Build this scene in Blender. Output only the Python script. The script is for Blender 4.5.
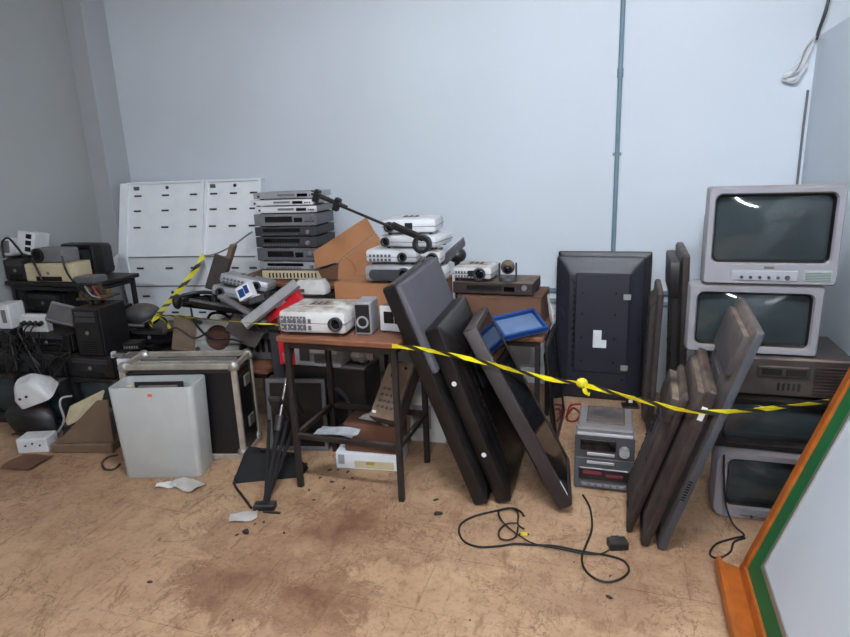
import bpy, bmesh, math, random
from mathutils import Vector, Matrix, Euler
from mathutils.bvhtree import BVHTree
random.seed(7)
for o in list(bpy.data.objects): bpy.data.objects.remove(o, do_unlink=True)
C = bpy.context.scene.collection
R = math.radians
# ---------------------------------------------------------------- camera
FPX, YAW, PITCH, ROLL, HC = 605.0, R(18.62), R(14.41), R(-2.208), 1.4915
_f = Vector((-math.sin(YAW)*math.cos(PITCH), math.cos(YAW)*math.cos(PITCH), -math.sin(PITCH)))
_r0 = Vector((math.cos(YAW), math.sin(YAW), 0)); _u0 = _r0.cross(_f)
_r = _r0*math.cos(ROLL) + _u0*math.sin(ROLL); _u = -_r0*math.sin(ROLL) + _u0*math.cos(ROLL)
cam = bpy.data.cameras.new('camera'); camo = bpy.data.objects.new('camera', cam); C.objects.link(camo)
cam.sensor_fit = 'HORIZONTAL'; cam.sensor_width = 36; cam.lens = FPX/850*36; cam.clip_start = .05
mw = Matrix((_r, _u, -_f)).transposed().to_4x4(); mw.translation = (0, 0, HC); camo.matrix_world = mw
bpy.context.scene.camera = camo
def ray(x, y): return _f + _r*((x-425)/FPX) - _u*((y-318.5)/FPX)
def at(x, y, Y):                      # pixel + depth plane -> point
    d = ray(x, y); return d*(Y/d.y) + Vector((0, 0, HC))
def atz(x, y, z=0):                   # pixel + height -> point
    d = ray(x, y); return d*((z-HC)/d.z) + Vector((0, 0, HC))
# ---------------------------------------------------------------- light
def sr(r, g, b): 
    return tuple(((c/255)/12.92 if c/255 <= .04045 else ((c/255+.055)/1.055)**2.4) for c in (r, g, b))
w = bpy.data.worlds.new('world'); bpy.context.scene.world = w; w.use_nodes = True
w.node_tree.nodes['Background'].inputs[0].default_value = (.90, .95, 1, 1)
w.node_tree.nodes['Background'].inputs[1].default_value = .015
LAMPS = [((-.1, .9), 150), ((.35, -2.3), 250)]      # ceiling tube lamps: place, tube emission (built with the ceiling below)
vs = bpy.context.scene.view_settings
vs.view_transform = 'Standard'; vs.look = 'None'; vs.gamma = 1; vs.use_curve_mapping = False; vs.exposure = 0.92
# ---------------------------------------------------------------- materials
MATS = {}
DUST = sr(150, 128, 108)
def mat(name, col, rough=.5, metal=0, var=.12, scale=9, dust=0, bump=0, emit=0, coords='Object', trans=0):
    if name in MATS: return MATS[name]
    m = bpy.data.materials.new(name); m.use_nodes = True; MATS[name] = m
    N = m.node_tree.nodes; K = m.node_tree.links; b = N['Principled BSDF']
    col = sr(*col)
    tc = N.new('ShaderNodeTexCoord'); nz = N.new('ShaderNodeTexNoise'); nz.inputs['Scale'].default_value = scale; nz.inputs['Detail'].default_value = 5
    K.new(tc.outputs[coords], nz.inputs['Vector'])
    rp = N.new('ShaderNodeValToRGB'); rp.color_ramp.elements[0].position = .3; rp.color_ramp.elements[1].position = .7
    rp.color_ramp.elements[0].color = (*[c*(1-var) for c in col], 1); rp.color_ramp.elements[1].color = (*[min(1, c*(1+var)) for c in col], 1)
    K.new(nz.outputs[0], rp.inputs[0]); out = rp.outputs[0]
    b.inputs['Roughness'].default_value = rough; b.inputs['Metallic'].default_value = metal
    if dust:
        ge = N.new('ShaderNodeNewGeometry'); sx = N.new('ShaderNodeSeparateXYZ'); K.new(ge.outputs['Normal'], sx.inputs[0])
        mr = N.new('ShaderNodeMapRange'); mr.inputs[1].default_value = .15; mr.inputs[2].default_value = .95; mr.inputs[3].default_value = .12; mr.inputs[4].default_value = 1
        K.new(sx.outputs['Z'], mr.inputs[0])
        n2 = N.new('ShaderNodeTexNoise'); n2.inputs['Scale'].default_value = scale*1.7; n2.inputs['Detail'].default_value = 6; K.new(tc.outputs[coords], n2.inputs['Vector'])
        m2 = N.new('ShaderNodeMapRange'); m2.inputs[1].default_value = .3; m2.inputs[2].default_value = .6; K.new(n2.outputs[0], m2.inputs[0])
        mu = N.new('ShaderNodeMath'); mu.operation = 'MULTIPLY'; K.new(mr.outputs[0], mu.inputs[0]); K.new(m2.outputs[0], mu.inputs[1])
        mv = N.new('ShaderNodeMath'); mv.operation = 'MULTIPLY'; mv.inputs[1].default_value = dust; K.new(mu.outputs[0], mv.inputs[0])
        mx = N.new('ShaderNodeMixRGB'); mx.inputs[2].default_value = (*DUST, 1); K.new(mv.outputs[0], mx.inputs[0]); K.new(out, mx.inputs[1]); out = mx.outputs[0]
        ra = N.new('ShaderNodeMapRange'); ra.inputs[3].default_value = rough; ra.inputs[4].default_value = .9; K.new(mv.outputs[0], ra.inputs[0]); K.new(ra.outputs[0], b.inputs['Roughness'])
    K.new(out, b.inputs['Base Color'])
    if bump:
        bp = N.new('ShaderNodeBump'); bp.inputs['Strength'].default_value = bump; bp.inputs['Distance'].default_value = .004
        n3 = N.new('ShaderNodeTexNoise'); n3.inputs['Scale'].default_value = scale*4; K.new(tc.outputs[coords], n3.inputs['Vector']); K.new(n3.outputs[0], bp.inputs['Height']); K.new(bp.outputs[0], b.inputs['Normal'])
    if emit:
        b.inputs['Emission Color'].default_value = (*col, 1); b.inputs['Emission Strength'].default_value = emit
    if trans:
        b.inputs['Alpha'].default_value = 1-trans
    return m
mat('white', (222, 224, 226), .45, dust=.25); mat('white_plain', (232, 236, 240), .5, var=.04); mat('white_dusty', (214, 214, 212), .5, dust=.95)
mat('panel_white', (244, 248, 252), .4, var=.04); mat('bin_white', (186, 190, 188), .4, var=.04, dust=.3)
mat('silver', (176, 178, 184), .38, .35, dust=.45); mat('silver_crt', (146, 146, 152), .42, .15, var=.05, dust=.45); mat('crt_back', (120, 120, 126), .55, dust=.6)
mat('grey', (118, 119, 123), .5, dust=.45); mat('mid_grey', (92, 94, 100), .5, dust=.5); mat('dark_grey', (50, 52, 58), .5, dust=.35)
mat('black', (20, 21, 24), .45, dust=.14); mat('black_clean', (14, 14, 17), .35, dust=.08); mat('tv_black', (26, 28, 40), .45, dust=.06); mat('tv_dusty', (60, 56, 58), .6, dust=.6, var=.2)
mat('tv_grey', (86, 84, 91), .6, var=.08); mat('rubber', (12, 12, 13), .85, var=.2); mat('tv_edge', (62, 66, 74), .45, dust=.5); mat('brown_edge', (44, 34, 34), .5, dust=.3); mat('monitor_brown', (44, 37, 37), .6, dust=.6, var=.2)
mat('screen', (10, 11, 13), .08, var=.02); mat('crt_glass', (50, 58, 60), .06, var=.03); mat('hole', (5, 5, 6), .9, var=0)
mat('metal', (190, 188, 184), .35, .8, dust=.35); mat('chrome', (210, 210, 214), .15, 1); mat('alu', (186, 178, 166), .45, .45, var=.25, scale=14, dust=.3)
mat('frame_metal', (40, 35, 35), .5, .3, dust=.3); mat('cardboard', (168, 116, 78), .85, var=.12, scale=5, bump=.2); mat('cardboard_dark', (98, 66, 48), .85, var=.15)
mat('wood', (122, 74, 50), .55, var=.25, scale=14, dust=.2); mat('wood_pale', (186, 140, 96), .6, var=.2, scale=12); mat('wood_orange', (164, 88, 32), .42, var=.22, scale=18)
mat('green', (14, 98, 54), .5, var=.1); mat('board_white', (214, 222, 230), .35, var=.03, scale=3); mat('red', (190, 22, 34), .45); mat('red_dark', (140, 24, 28), .5)
mat('paper', (226, 226, 222), .8, var=.06); mat('paper_grey', (160, 164, 168), .8, var=.2, scale=25); mat('beige', (206, 192, 158), .55, dust=.4); mat('beige_brown', (108, 88, 70), .6, dust=.5)
mat('blue', (14, 62, 128), .4); mat('blue_pale', (96, 118, 148), .5); mat('yellow', (214, 200, 30), .5); mat('pipe', (112, 136, 146), .5, dust=.1); mat('pipe_grey', (150, 158, 164), .45, .2)
mat('label_white', (230, 232, 234), .6, var=.02); mat('purple_red', (120, 40, 52), .3); mat('cable', (18, 16, 18), .5); mat('cable_grey', (150, 150, 150), .5); mat('cable_red', (140, 34, 34), .5)
mat('speaker_grey', (150, 150, 148), .6, dust=.5); mat('brown_hole', (70, 42, 30), .8); mat('foil', (200, 196, 190), .3, .1, var=.2)
mat('orange_sticker', (236, 92, 60), .5, var=.02); mat('lens', (12, 12, 22), .05, var=0); mat('pcb', (70, 62, 34), .6, var=.5, scale=30); mat('tube_lit', (235, 245, 255), .5, emit=1)
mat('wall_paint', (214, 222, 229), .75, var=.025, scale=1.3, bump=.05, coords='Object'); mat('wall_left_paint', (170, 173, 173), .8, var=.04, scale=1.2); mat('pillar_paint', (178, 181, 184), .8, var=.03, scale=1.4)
mat('ceiling_paint', (222, 226, 228), .9, var=.02); mat('brass', (150, 110, 60), .4, .6); mat('grille_green', (150, 164, 158), .6, var=.05)
def floor_material():
    m = bpy.data.materials.new('vinyl_tile'); m.use_nodes = True; N = m.node_tree.nodes; K = m.node_tree.links; b = N['Principled BSDF']
    ge = N.new('ShaderNodeNewGeometry'); pos = ge.outputs['Position']
    def noise(s, d=6, dist=0, stretch=None, rot=0, rough=.6):
        v = pos
        if stretch:
            mp = N.new('ShaderNodeMapping'); mp.inputs['Scale'].default_value = stretch; mp.inputs['Rotation'].default_value = (0, 0, rot); K.new(pos, mp.inputs[0]); v = mp.outputs[0]
        n = N.new('ShaderNodeTexNoise'); n.inputs['Scale'].default_value = s; n.inputs['Detail'].default_value = d; n.inputs['Distortion'].default_value = dist; n.inputs['Roughness'].default_value = rough
        K.new(v, n.inputs['Vector']); return n.outputs[0]
    def rng(v, a, b_, c=0, d=1):
        n = N.new('ShaderNodeMapRange'); n.inputs[1].default_value = a; n.inputs[2].default_value = b_; n.inputs[3].default_value = c; n.inputs[4].default_value = d; K.new(v, n.inputs[0]); return n.outputs[0]
    def mix(f, a, c2):
        n = N.new('ShaderNodeMixRGB'); K.new(f, n.inputs[0])
        if isinstance(a, tuple): n.inputs[1].default_value = (*a, 1)
        else: K.new(a, n.inputs[1])
        n.inputs[2].default_value = (*c2, 1); return n.outputs[0]
    def op(o, a, b2):
        n = N.new('ShaderNodeMath'); n.operation = o
        for i, v in enumerate((a, b2)):
            if isinstance(v, (int, float)): n.inputs[i].default_value = v
            else: K.new(v, n.inputs[i])
        return n.outputs[0]
    col = mix(rng(noise(2.2, 8), .32, .68), sr(196, 162, 128), sr(172, 137, 105))
    col = mix(op('MULTIPLY', rng(noise(12, 12, .4, rough=.72), .50, .66), .5), col, sr(136, 96, 66))            # mottled grime
    col = mix(op('MULTIPLY', rng(noise(55, 10, .3, rough=.75), .52, .66), .55), col, sr(112, 78, 54))           # fine grit
    vein = op('ABSOLUTE', op('SUBTRACT', noise(5, 9, 1.2, rough=.65), .5), 0)
    col = mix(op('MULTIPLY', rng(vein, .014, .002), op('MULTIPLY', rng(noise(3.1, 4), .42, .6), .7)), col, sr(92, 58, 40))    # dirt veins
    vein2 = op('ABSOLUTE', op('SUBTRACT', noise(2.4, 10, 2.0, (1, .5, 1), .7, .6), .47), 0)
    col = mix(op('MULTIPLY', rng(vein2, .006, .001), .55), col, sr(84, 56, 42))
    col = mix(op('MULTIPLY', rng(noise(26, 6, .5, (1, .3, 1), .6), .58, .68), .5), col, sr(112, 76, 52))        # scuffs
    # trodden mud patches: place, radius, strength, colour
    mud = [((-1.15, 1.98), .34, .9), ((-.98, 1.58), .22, 1.0), ((-1.32, 1.62), .26, .85), ((-.95, 2.2), .40, .55), ((-1.5, 1.9), .22, .5), ((.02, 1.95), .24, .6), ((-.22, 1.9), .16, .5), ((.25, 2.15), .26, .6), ((-2.6, 1.72), .16, .5), ((-.55, 2.1), .22, .35), ((-2.35, 1.95), .4, .3), ((-.1, 2.15), .14, .5), ((-2.9, 2.2), .4, .45)]
    nd = noise(8, 12, .6, rough=.74); tot = None
    for (x, y), r, s in mud:
        vm = N.new('ShaderNodeVectorMath'); vm.operation = 'DISTANCE'; K.new(pos, vm.inputs[0]); vm.inputs[1].default_value = (x, y, 0)
        d = op('DIVIDE', vm.outputs['Value'], r)
        v = op('MULTIPLY', rng(op('ADD', d, op('MULTIPLY', op('SUBTRACT', nd, .5), 3.2)), 1.05, .75), s)
        tot = v if tot is None else op('MAXIMUM', tot, v)
    col = mix(op('MULTIPLY', tot, op('MULTIPLY', op('ADD', rng(noise(4, 8), .35, .65), .2), .75)), col, sr(104, 62, 42))
    K.new(col, b.inputs['Base Color'])
    K.new(rng(noise(5, 5), .3, .7, .5, .75), b.inputs['Roughness'])
    bp = N.new('ShaderNodeBump'); bp.inputs['Strength'].default_value = .25; bp.inputs['Distance'].default_value = .003; K.new(noise(40, 5), bp.inputs['Height']); K.new(bp.outputs[0], b.inputs['Normal'])
    return m
MATS['floor'] = floor_material()
def tape_material():
    m = bpy.data.materials.new('hazard_tape'); m.use_nodes = True; N = m.node_tree.nodes; K = m.node_tree.links; b = N['Principled BSDF']
    uv = N.new('ShaderNodeUVMap'); sx = N.new('ShaderNodeSeparateXYZ'); K.new(uv.outputs[0], sx.inputs[0])
    a = N.new('ShaderNodeMath'); a.operation = 'MULTIPLY_ADD'; a.inputs[1].default_value = 6.2; K.new(sx.outputs['X'], a.inputs[0]); 
    a2 = N.new('ShaderNodeMath'); a2.operation = 'MULTIPLY'; a2.inputs[1].default_value = .45; K.new(sx.outputs['Y'], a2.inputs[0]); K.new(a2.outputs[0], a.inputs[2])
    fr = N.new('ShaderNodeMath'); fr.operation = 'FRACT'; K.new(a.outputs[0], fr.inputs[0])
    gt = N.new('ShaderNodeMath'); gt.operation = 'GREATER_THAN'; gt.inputs[1].default_value = .62; K.new(fr.outputs[0], gt.inputs[0])
    mx = N.new('ShaderNodeMixRGB'); mx.inputs[1].default_value = (*sr(226, 214, 24), 1); mx.inputs[2].default_value = (*sr(34, 38, 30), 1); K.new(gt.outputs[0], mx.inputs[0]); K.new(mx.outputs[0], b.inputs['Base Color'])
    b.inputs['Roughness'].default_value = .35
    return m
MATS['tape'] = tape_material()
# ---------------------------------------------------------------- geometry helpers
def rrect(w_, h_, r, n=3, cx=0, cz=0):
    r = max(min(r, w_/2-1e-4, h_/2-1e-4), 1e-4); pts = []
    for sx, sz, a0 in ((1, 1, 0), (-1, 1, 90), (-1, -1, 180), (1, -1, 270)):
        for i in range(n+1):
            a = R(a0+90*i/n); pts.append((cx+sx*(w_/2-r)+r*math.cos(a), cz+sz*(h_/2-r)+r*math.sin(a)))
    return pts
class G:
    def __init__(s): s.bm = bmesh.new(); s.smooth = set()
    def box(s, c, size, rot=(0, 0, 0), bev=0, seg=1, taper=None):
        M_ = Matrix.Translation(c) @ Euler(rot).to_matrix().to_4x4()
        r = bmesh.ops.create_cube(s.bm, size=1); vv = r['verts']
        for v in vv:
            x, y, z = v.co; t = 1
            if taper and z > 0: x *= taper[0]; y *= taper[1]
            v.co = M_ @ Vector((x*size[0], y*size[1], z*size[2]))
        if bev:
            ed = {e for v in vv for e in v.link_edges}
            bmesh.ops.bevel(s.bm, geom=list(ed), offset=min(bev, min(size)*.45), segments=seg, affect='EDGES', profile=.5)
        return s
    def bx(s, x0, x1, y0, y1, z0, z1, bev=0, seg=1): return s.box(((x0+x1)/2, (y0+y1)/2, (z0+z1)/2), (abs(x1-x0), abs(y1-y0), abs(z1-z0)), bev=bev, seg=seg)
    def loft(s, rings, cap0=True, cap1=True, closed=True):
        vs_ = [[s.bm.verts.new(p) for p in r] for r in rings]; n = len(rings[0])
        for a, b in zip(vs_, vs_[1:]):
            for i in range(n if closed else n-1):
                j = (i+1) % n
                try: s.bm.faces.new((a[i], a[j], b[j], b[i]))
                except ValueError: pass
        if cap0: s.bm.faces.new(vs_[0][::-1])
        if cap1: s.bm.faces.new(vs_[-1])
        return s
    def cyl(s, a, b, r, r2=None, n=12, cap=True):
        a = Vector(a); b = Vector(b); d = (b-a).normalized(); u = d.orthogonal().normalized(); v = d.cross(u); r2 = r if r2 is None else r2
        ring = lambda p, q: [p+u*q*math.cos(2*math.pi*i/n)+v*q*math.sin(2*math.pi*i/n) for i in range(n)]
        return s.loft([ring(a, r), ring(b, r2)], cap, cap)
    def ringcyl(s, a, b, ro, ri, n=20):
        a = Vector(a); b = Vector(b); d = (b-a).normalized(); u = d.orthogonal().normalized(); v = d.cross(u)
        ring = lambda p, q: [p+u*q*math.cos(2*math.pi*i/n)+v*q*math.sin(2*math.pi*i/n) for i in range(n)]
        return s.loft([ring(a, ri), ring(a, ro), ring(b, ro), ring(b, ri), ring(a, ri)], False, False)
    def sphere(s, c, r, sc=(1, 1, 1), u=12, v=8):
        rr = bmesh.ops.create_uvsphere(s.bm, u_segments=u, v_segments=v, radius=r)
        for q in rr['verts']: q.co = Vector((q.co.x*sc[0], q.co.y*sc[1], q.co.z*sc[2]))+Vector(c)
        return s
    def prism(s, poly, y0, y1):           # poly in (x,z), extruded along y
        return s.loft([[(x, y0, z) for x, z in poly], [(x, y1, z) for x, z in poly]])
    def prismx(s, poly, x0, x1):          # poly in (y,z), extruded along x
        return s.loft([[(x0, y, z) for y, z in poly], [(x1, y, z) for y, z in poly]])
    def tube(s, pts, r, n=6):
        pts = [Vector(p) for p in pts]; rings = []; u = None
        for i, p in enumerate(pts):
            d = (pts[min(i+1, len(pts)-1)]-pts[max(i-1, 0)]).normalized()
            u = d.orthogonal().normalized() if u is None else (u-d*u.dot(d)).normalized()
            v = d.cross(u); rings.append([p+u*r*math.cos(2*math.pi*k/n)+v*r*math.sin(2*math.pi*k/n) for k in range(n)])
        return s.loft(rings)
    def out(s, name, m, parent=None, smooth=False):
        bmesh.ops.recalc_face_normals(s.bm, faces=s.bm.faces)
        me = bpy.data.meshes.new(name); s.bm.to_mesh(me); s.bm.free()
        if smooth:
            for p in me.polygons: p.use_smooth = True
            try: me.set_sharp_from_angle(angle=R(38))
            except Exception: pass
        me.materials.append(MATS[m])
        o = bpy.data.objects.new(name, me); C.objects.link(o)
        if parent: o.parent = parent
        return o
def bxo(name, m, parent, x0, x1, y0, y1, z0, z1, bev=.003, seg=1): return G().bx(x0, x1, y0, y1, z0, z1, bev, seg).out(name, m, parent)
def tag(o, label=None, cat=None, group=None, kind=None):
    if label: o['label'] = label
    if cat: o['category'] = cat
    if group: o['group'] = group
    if kind: o['kind'] = kind
    return o
def thing(name, label, cat, loc=(0, 0, 0), rot=(0, 0, 0), group=None):
    o = bpy.data.objects.new(name, None); C.objects.link(o); o.empty_display_size = .05
    o.location = loc; o.rotation_euler = [R(a) for a in rot]; return tag(o, label, cat, group)
def kids(o): return [c for c in bpy.data.objects if c.parent == o]
def allmesh(o):
    r = [o] if o.type == 'MESH' else []
    for c in kids(o): r += allmesh(c)
    return r
def rest(o, z=0.0):                       # set the thing down so its lowest point is at height z
    M_ = o.matrix_basis; lo = min((M_ @ v.co).z for c in allmesh(o) for v in c.data.vertices)
    o.location.z += z-lo; return o
def world_tree(o):
    M_ = o.matrix_basis; vs_, fs = [], []
    for c in allmesh(o):
        n = len(vs_); vs_ += [M_ @ v.co for v in c.data.vertices]; fs += [[n+i for i in p.vertices] for p in c.data.polygons]
    lo = [min(v[k] for v in vs_) for k in range(3)]; hi = [max(v[k] for v in vs_) for k in range(3)]
    return vs_, fs, lo, hi
TREES = {}
def settle(o, z0, loose, step=.006, top=.4):   # lift the thing out of whatever it would sink into, so that it lies on it
    rest(o, z0); vs_, fs, lo, hi = world_tree(o); near = []
    for q in bpy.data.objects:
        if q.parent or q == o or q in loose or q.get('kind') == 'structure' or not q.get('label'): continue
        if q.name not in TREES:
            v2, f2, l2, h2 = world_tree(q); TREES[q.name] = (l2, h2, BVHTree.FromPolygons(v2, f2))
        l2, h2, tree = TREES[q.name]
        if all(lo[k] <= h2[k] and l2[k] <= hi[k] for k in (0, 1)) and h2[2] >= lo[2] and l2[2] <= hi[2]+top: near.append(tree)
    z = 0
    while z < top:
        t_ = BVHTree.FromPolygons([v+Vector((0, 0, z)) for v in vs_], fs)
        if not any(t_.overlap(b) for b in near): break
        z += step
    o.location.z += z; return o
def frame(o, org, x, y):                  # local x and y axes in world space
    x = Vector(x).normalized(); y = Vector(y); y = (y-x*x.dot(y)).normalized(); z = x.cross(y)
    M_ = Matrix((x, y, z)).transposed().to_4x4(); M_.translation = org
    o.matrix_basis = M_; return o
def copy_tree(o, parent=None):
    c = o.copy(); C.objects.link(c); c.parent = parent
    for k in kids(o): copy_tree(k, c)
    return c
def smooth_path(pts, n=6):
    pts = [Vector(p) for p in pts]; out = []
    for i in range(len(pts)-1):
        p0, p1, p2, p3 = pts[max(i-1, 0)], pts[i], pts[i+1], pts[min(i+2, len(pts)-1)]
        for k in range(n):
            t = k/n; out.append(.5*((2*p1)+(p2-p0)*t+(2*p0-5*p1+4*p2-p3)*t*t+(3*p1-p0-3*p2+p3)*t**3))
    return out+[pts[-1]]
def cable(name, label, pts, r=.004, m='cable', cat='cable', group=None):
    return tag(G().tube(smooth_path(pts), r).out(name, m, None, True), label, cat, group)
# ---------------------------------------------------------------- the setting
XL, XR, YB, ZC = -3.91, .92, 3.95, 3.08
def struct(name, m, b, bev=0): return tag(G().bx(*b, bev).out(name, m), kind='structure')
fl = struct('floor', 'floor', (XL-.1, 3, -2.6, YB+.1, -.12, -.004))
g = G().bx(0, .2985, 0, .2985, -.0045, 0); tile0 = g.out('floor_tile', 'floor', fl); tm = tile0.data
i0, first = 0, True
for ix in range(-11, 9):
    for iy in range(-4, 8):
        x, y = -.636+.3*ix, 1.66+.3*iy
        if x < XL-.05 or x+.3 > 1.95 or y+.3 > YB+.05: continue
        if first: o = tile0; first = False
        else: o = bpy.data.objects.new('floor_tile', tm); C.objects.link(o); o.parent = fl
        o.location = (x, y, random.uniform(-.0004, .0004))
struct('wall_back', 'wall_paint', (XL-.1, 3, YB, YB+.1, -.12, ZC))
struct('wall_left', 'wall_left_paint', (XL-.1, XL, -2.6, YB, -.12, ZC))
struct('wall_right', 'wall_paint', (XR, XR+.07, -.6, YB, -.12, 2.06))
struct('ceiling', 'ceiling_paint', (XL-.1, 3, -2.6, YB+.1, ZC, ZC+.08))
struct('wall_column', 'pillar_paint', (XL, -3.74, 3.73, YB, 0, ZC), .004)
# lamps on the ceiling
for i, (p, e) in enumerate(LAMPS):
    t = thing('ceiling_light', ['twin tube fluorescent lamp on the ceiling nearest the pale back wall', 'twin tube fluorescent lamp on the ceiling far from the pale back wall'][i], 'lamp', (p[0], p[1], ZC-.012), group='fluorescent ceiling lamps')
    G().prismx([(-.13, 0), (.13, 0), (.11, -.028), (-.11, -.028)], -.62, .62).out('housing', 'white_plain', t)
    for s in (-1, 1):
        mat('tube_lit_%d' % i, (238, 245, 255), .5, emit=e); G().cyl((-.6, s*.06, -.05), (.6, s*.06, -.05), .015, n=8).out('tube', 'tube_lit_%d' % i, t, True)
        for q in (-1, 1): G().box((q*.61, s*.06, -.038), (.02, .034, .05)).out('tube_holder', 'white_plain', t)
# pipes and wires on the walls
t = thing('wall_conduit', 'grey painted vertical pipe running up the pale wall', 'pipe', (-.07, YB-.015, 0))
G().cyl((0, 0, .672), (0, 0, ZC-.02), .0135, n=14).out('pipe', 'pipe', t, True)
G().cyl((0, 0, 1.93), (0, 0, 1.98), .0175, n=14).out('coupling', 'pipe', t, True)
for z in (.9, 1.5, 2.45): G().box((0, .004, z), (.05, .012, .018), bev=.003).out('clip', 'pipe', t)
for i, z in enumerate((.655, .585)):
    t = thing('wall_rail', ['upper grey trunking strip along the wall behind the upright television', 'lower pale trunking strip along the wall behind the upright television'][i], 'trunking', (0, YB-.012, z))
    G().bx(-.9, .9, -.011, .011, -.014, .014, .004).out('channel', ['pipe', 'pipe_grey'][i], t)
    G().bx(-.02, .02, -.014, .011, -.017, .017, .002).out('joint_cover', 'pipe_grey', t)
cable('wall_cable', 'black cable hanging down the wall above the partition top', [at(832, -14, 3.9), at(826, 10, 3.9), at(819, 30, 3.915), at(816, 40, 3.92)], .008)
cable('wall_wire', 'thin dark wire hanging in the corner above the top silver television', [at(808, 90, 3.92), at(803, 130, 3.92), at(797, 185, 3.92), at(793, 215, 3.92)], .006, 'mid_grey', 'wire')
t = thing('cable_bundle', 'untidy bundle of white cables hooked on the corner wall', 'cable', (0, 0, 0))
for k in range(4):
    dx = k*2.2
    G().tube(smooth_path([at(815, 36, 3.9), at(811-dx, 48, 3.9-.01*k), at(805-dx, 60+k, 3.89-.008*k), at(799-dx, 70+k, 3.89), at(786-k, 74+k*1.5, 3.9), at(784+2*k, 79+k, 3.91), at(797, 77+k, 3.9), at(808-k, 64, 3.9)]), .006).out('strand', ['white', 'white', 'cable_grey', 'white'][k], t, True)
# ---------------------------------------------------------------- builders
def crt(name, label, w_, h_, d, loc, rz=0, body='silver_crt', back='crt_back', side=.03, top=.03, bottom=.075, grille=True, buttons=6, rad=.02, panel='grey', group=None):
    t = thing(name, label, 'monitor' if 'monitor' in name else 'television', loc, (0, 0, rz), group)
    R3 = lambda W, H, y, r, cz=h_/2: [(x, y, z) for x, z in rrect(W, H, r, 4, 0, cz)]
    iw, ih = w_-2*side, h_-top-bottom; cz = bottom+ih/2
    G().loft([R3(w_, h_, .075, rad), R3(w_, h_, .012, rad), R3(w_-.012, h_-.012, 0, rad), R3(iw+.012, ih+.012, .002, .028, cz), R3(iw, ih, .012, .024, cz), R3(iw, ih, .05, .024, cz)], False, False).out('bezel', body, t, True)
    G().loft([R3(iw+.004, ih+.004, .010, .026, cz), R3(iw-.012, ih-.012, .026, .024, cz), R3(iw-.012, ih-.012, .034, .024, cz)], False, False).out('screen_mask', 'black_clean', t, True)
    g = G(); nu, nv = 14, 11; V = []
    for j in range(nv+1):
        for i in range(nu+1):
            u, v = -1+2*i/nu, -1+2*j/nv
            V.append(g.bm.verts.new((u*(iw/2+.004), .040-.028*(1-u*u*.9)*(1-v*v*.9)+.004, cz+v*(ih/2+.004))))
    for j in range(nv):
        for i in range(nu): a = j*(nu+1)+i; g.bm.faces.new((V[a], V[a+1], V[a+nu+2], V[a+nu+1]))
    g.out('screen', 'crt_glass', t, True)
    b = G().loft([R3(w_-.004, h_-.004, .07, rad), R3(w_-.02, h_-.02, .16, .03), R3(w_*.74, h_*.78, d*.68, .04, h_*.44), R3(w_*.52, h_*.55, d, .03, h_*.36)], False, True).out('back_shell', back, t, True)
    for k in range(7): G().box((0, d*.82, h_*.72+.0*k-.0), (.0, .0, .0)) if False else None
    if bottom > .05:
        p = bxo('control_panel', panel, t, -w_*.28, w_*.22, -.004, .01, .016, bottom-.028, .003)
        for k in range(buttons): G().cyl((-w_*.2+k*w_*.34/max(1, buttons-1), -.003, bottom*.36), (-w_*.2+k*w_*.34/max(1, buttons-1), -.010, bottom*.36), .006 if k != buttons-1 else .009, n=10).out('button', 'dark_grey', p, True)
        G().box((0, -.0015, bottom-.016), (w_*.075, .003, .009), bev=.001).out('maker_plate', 'mid_grey', t)
        if grille:
            gr = bxo('speaker_grille', 'grille_green', t, w_*.26, w_*.46, -.003, .01, .018, bottom-.026, .002)
            for k in range(5): G().bx(w_*.27, w_*.45, -.0045, -.002, .024+k*.006, .0262+k*.006).out('slot', 'mid_grey', gr)
    for s in (-1, 1): G().box((s*w_*.35, .06, .0052), (.05, .04, .010)).out('foot', 'dark_grey', t)
    return t
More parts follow.
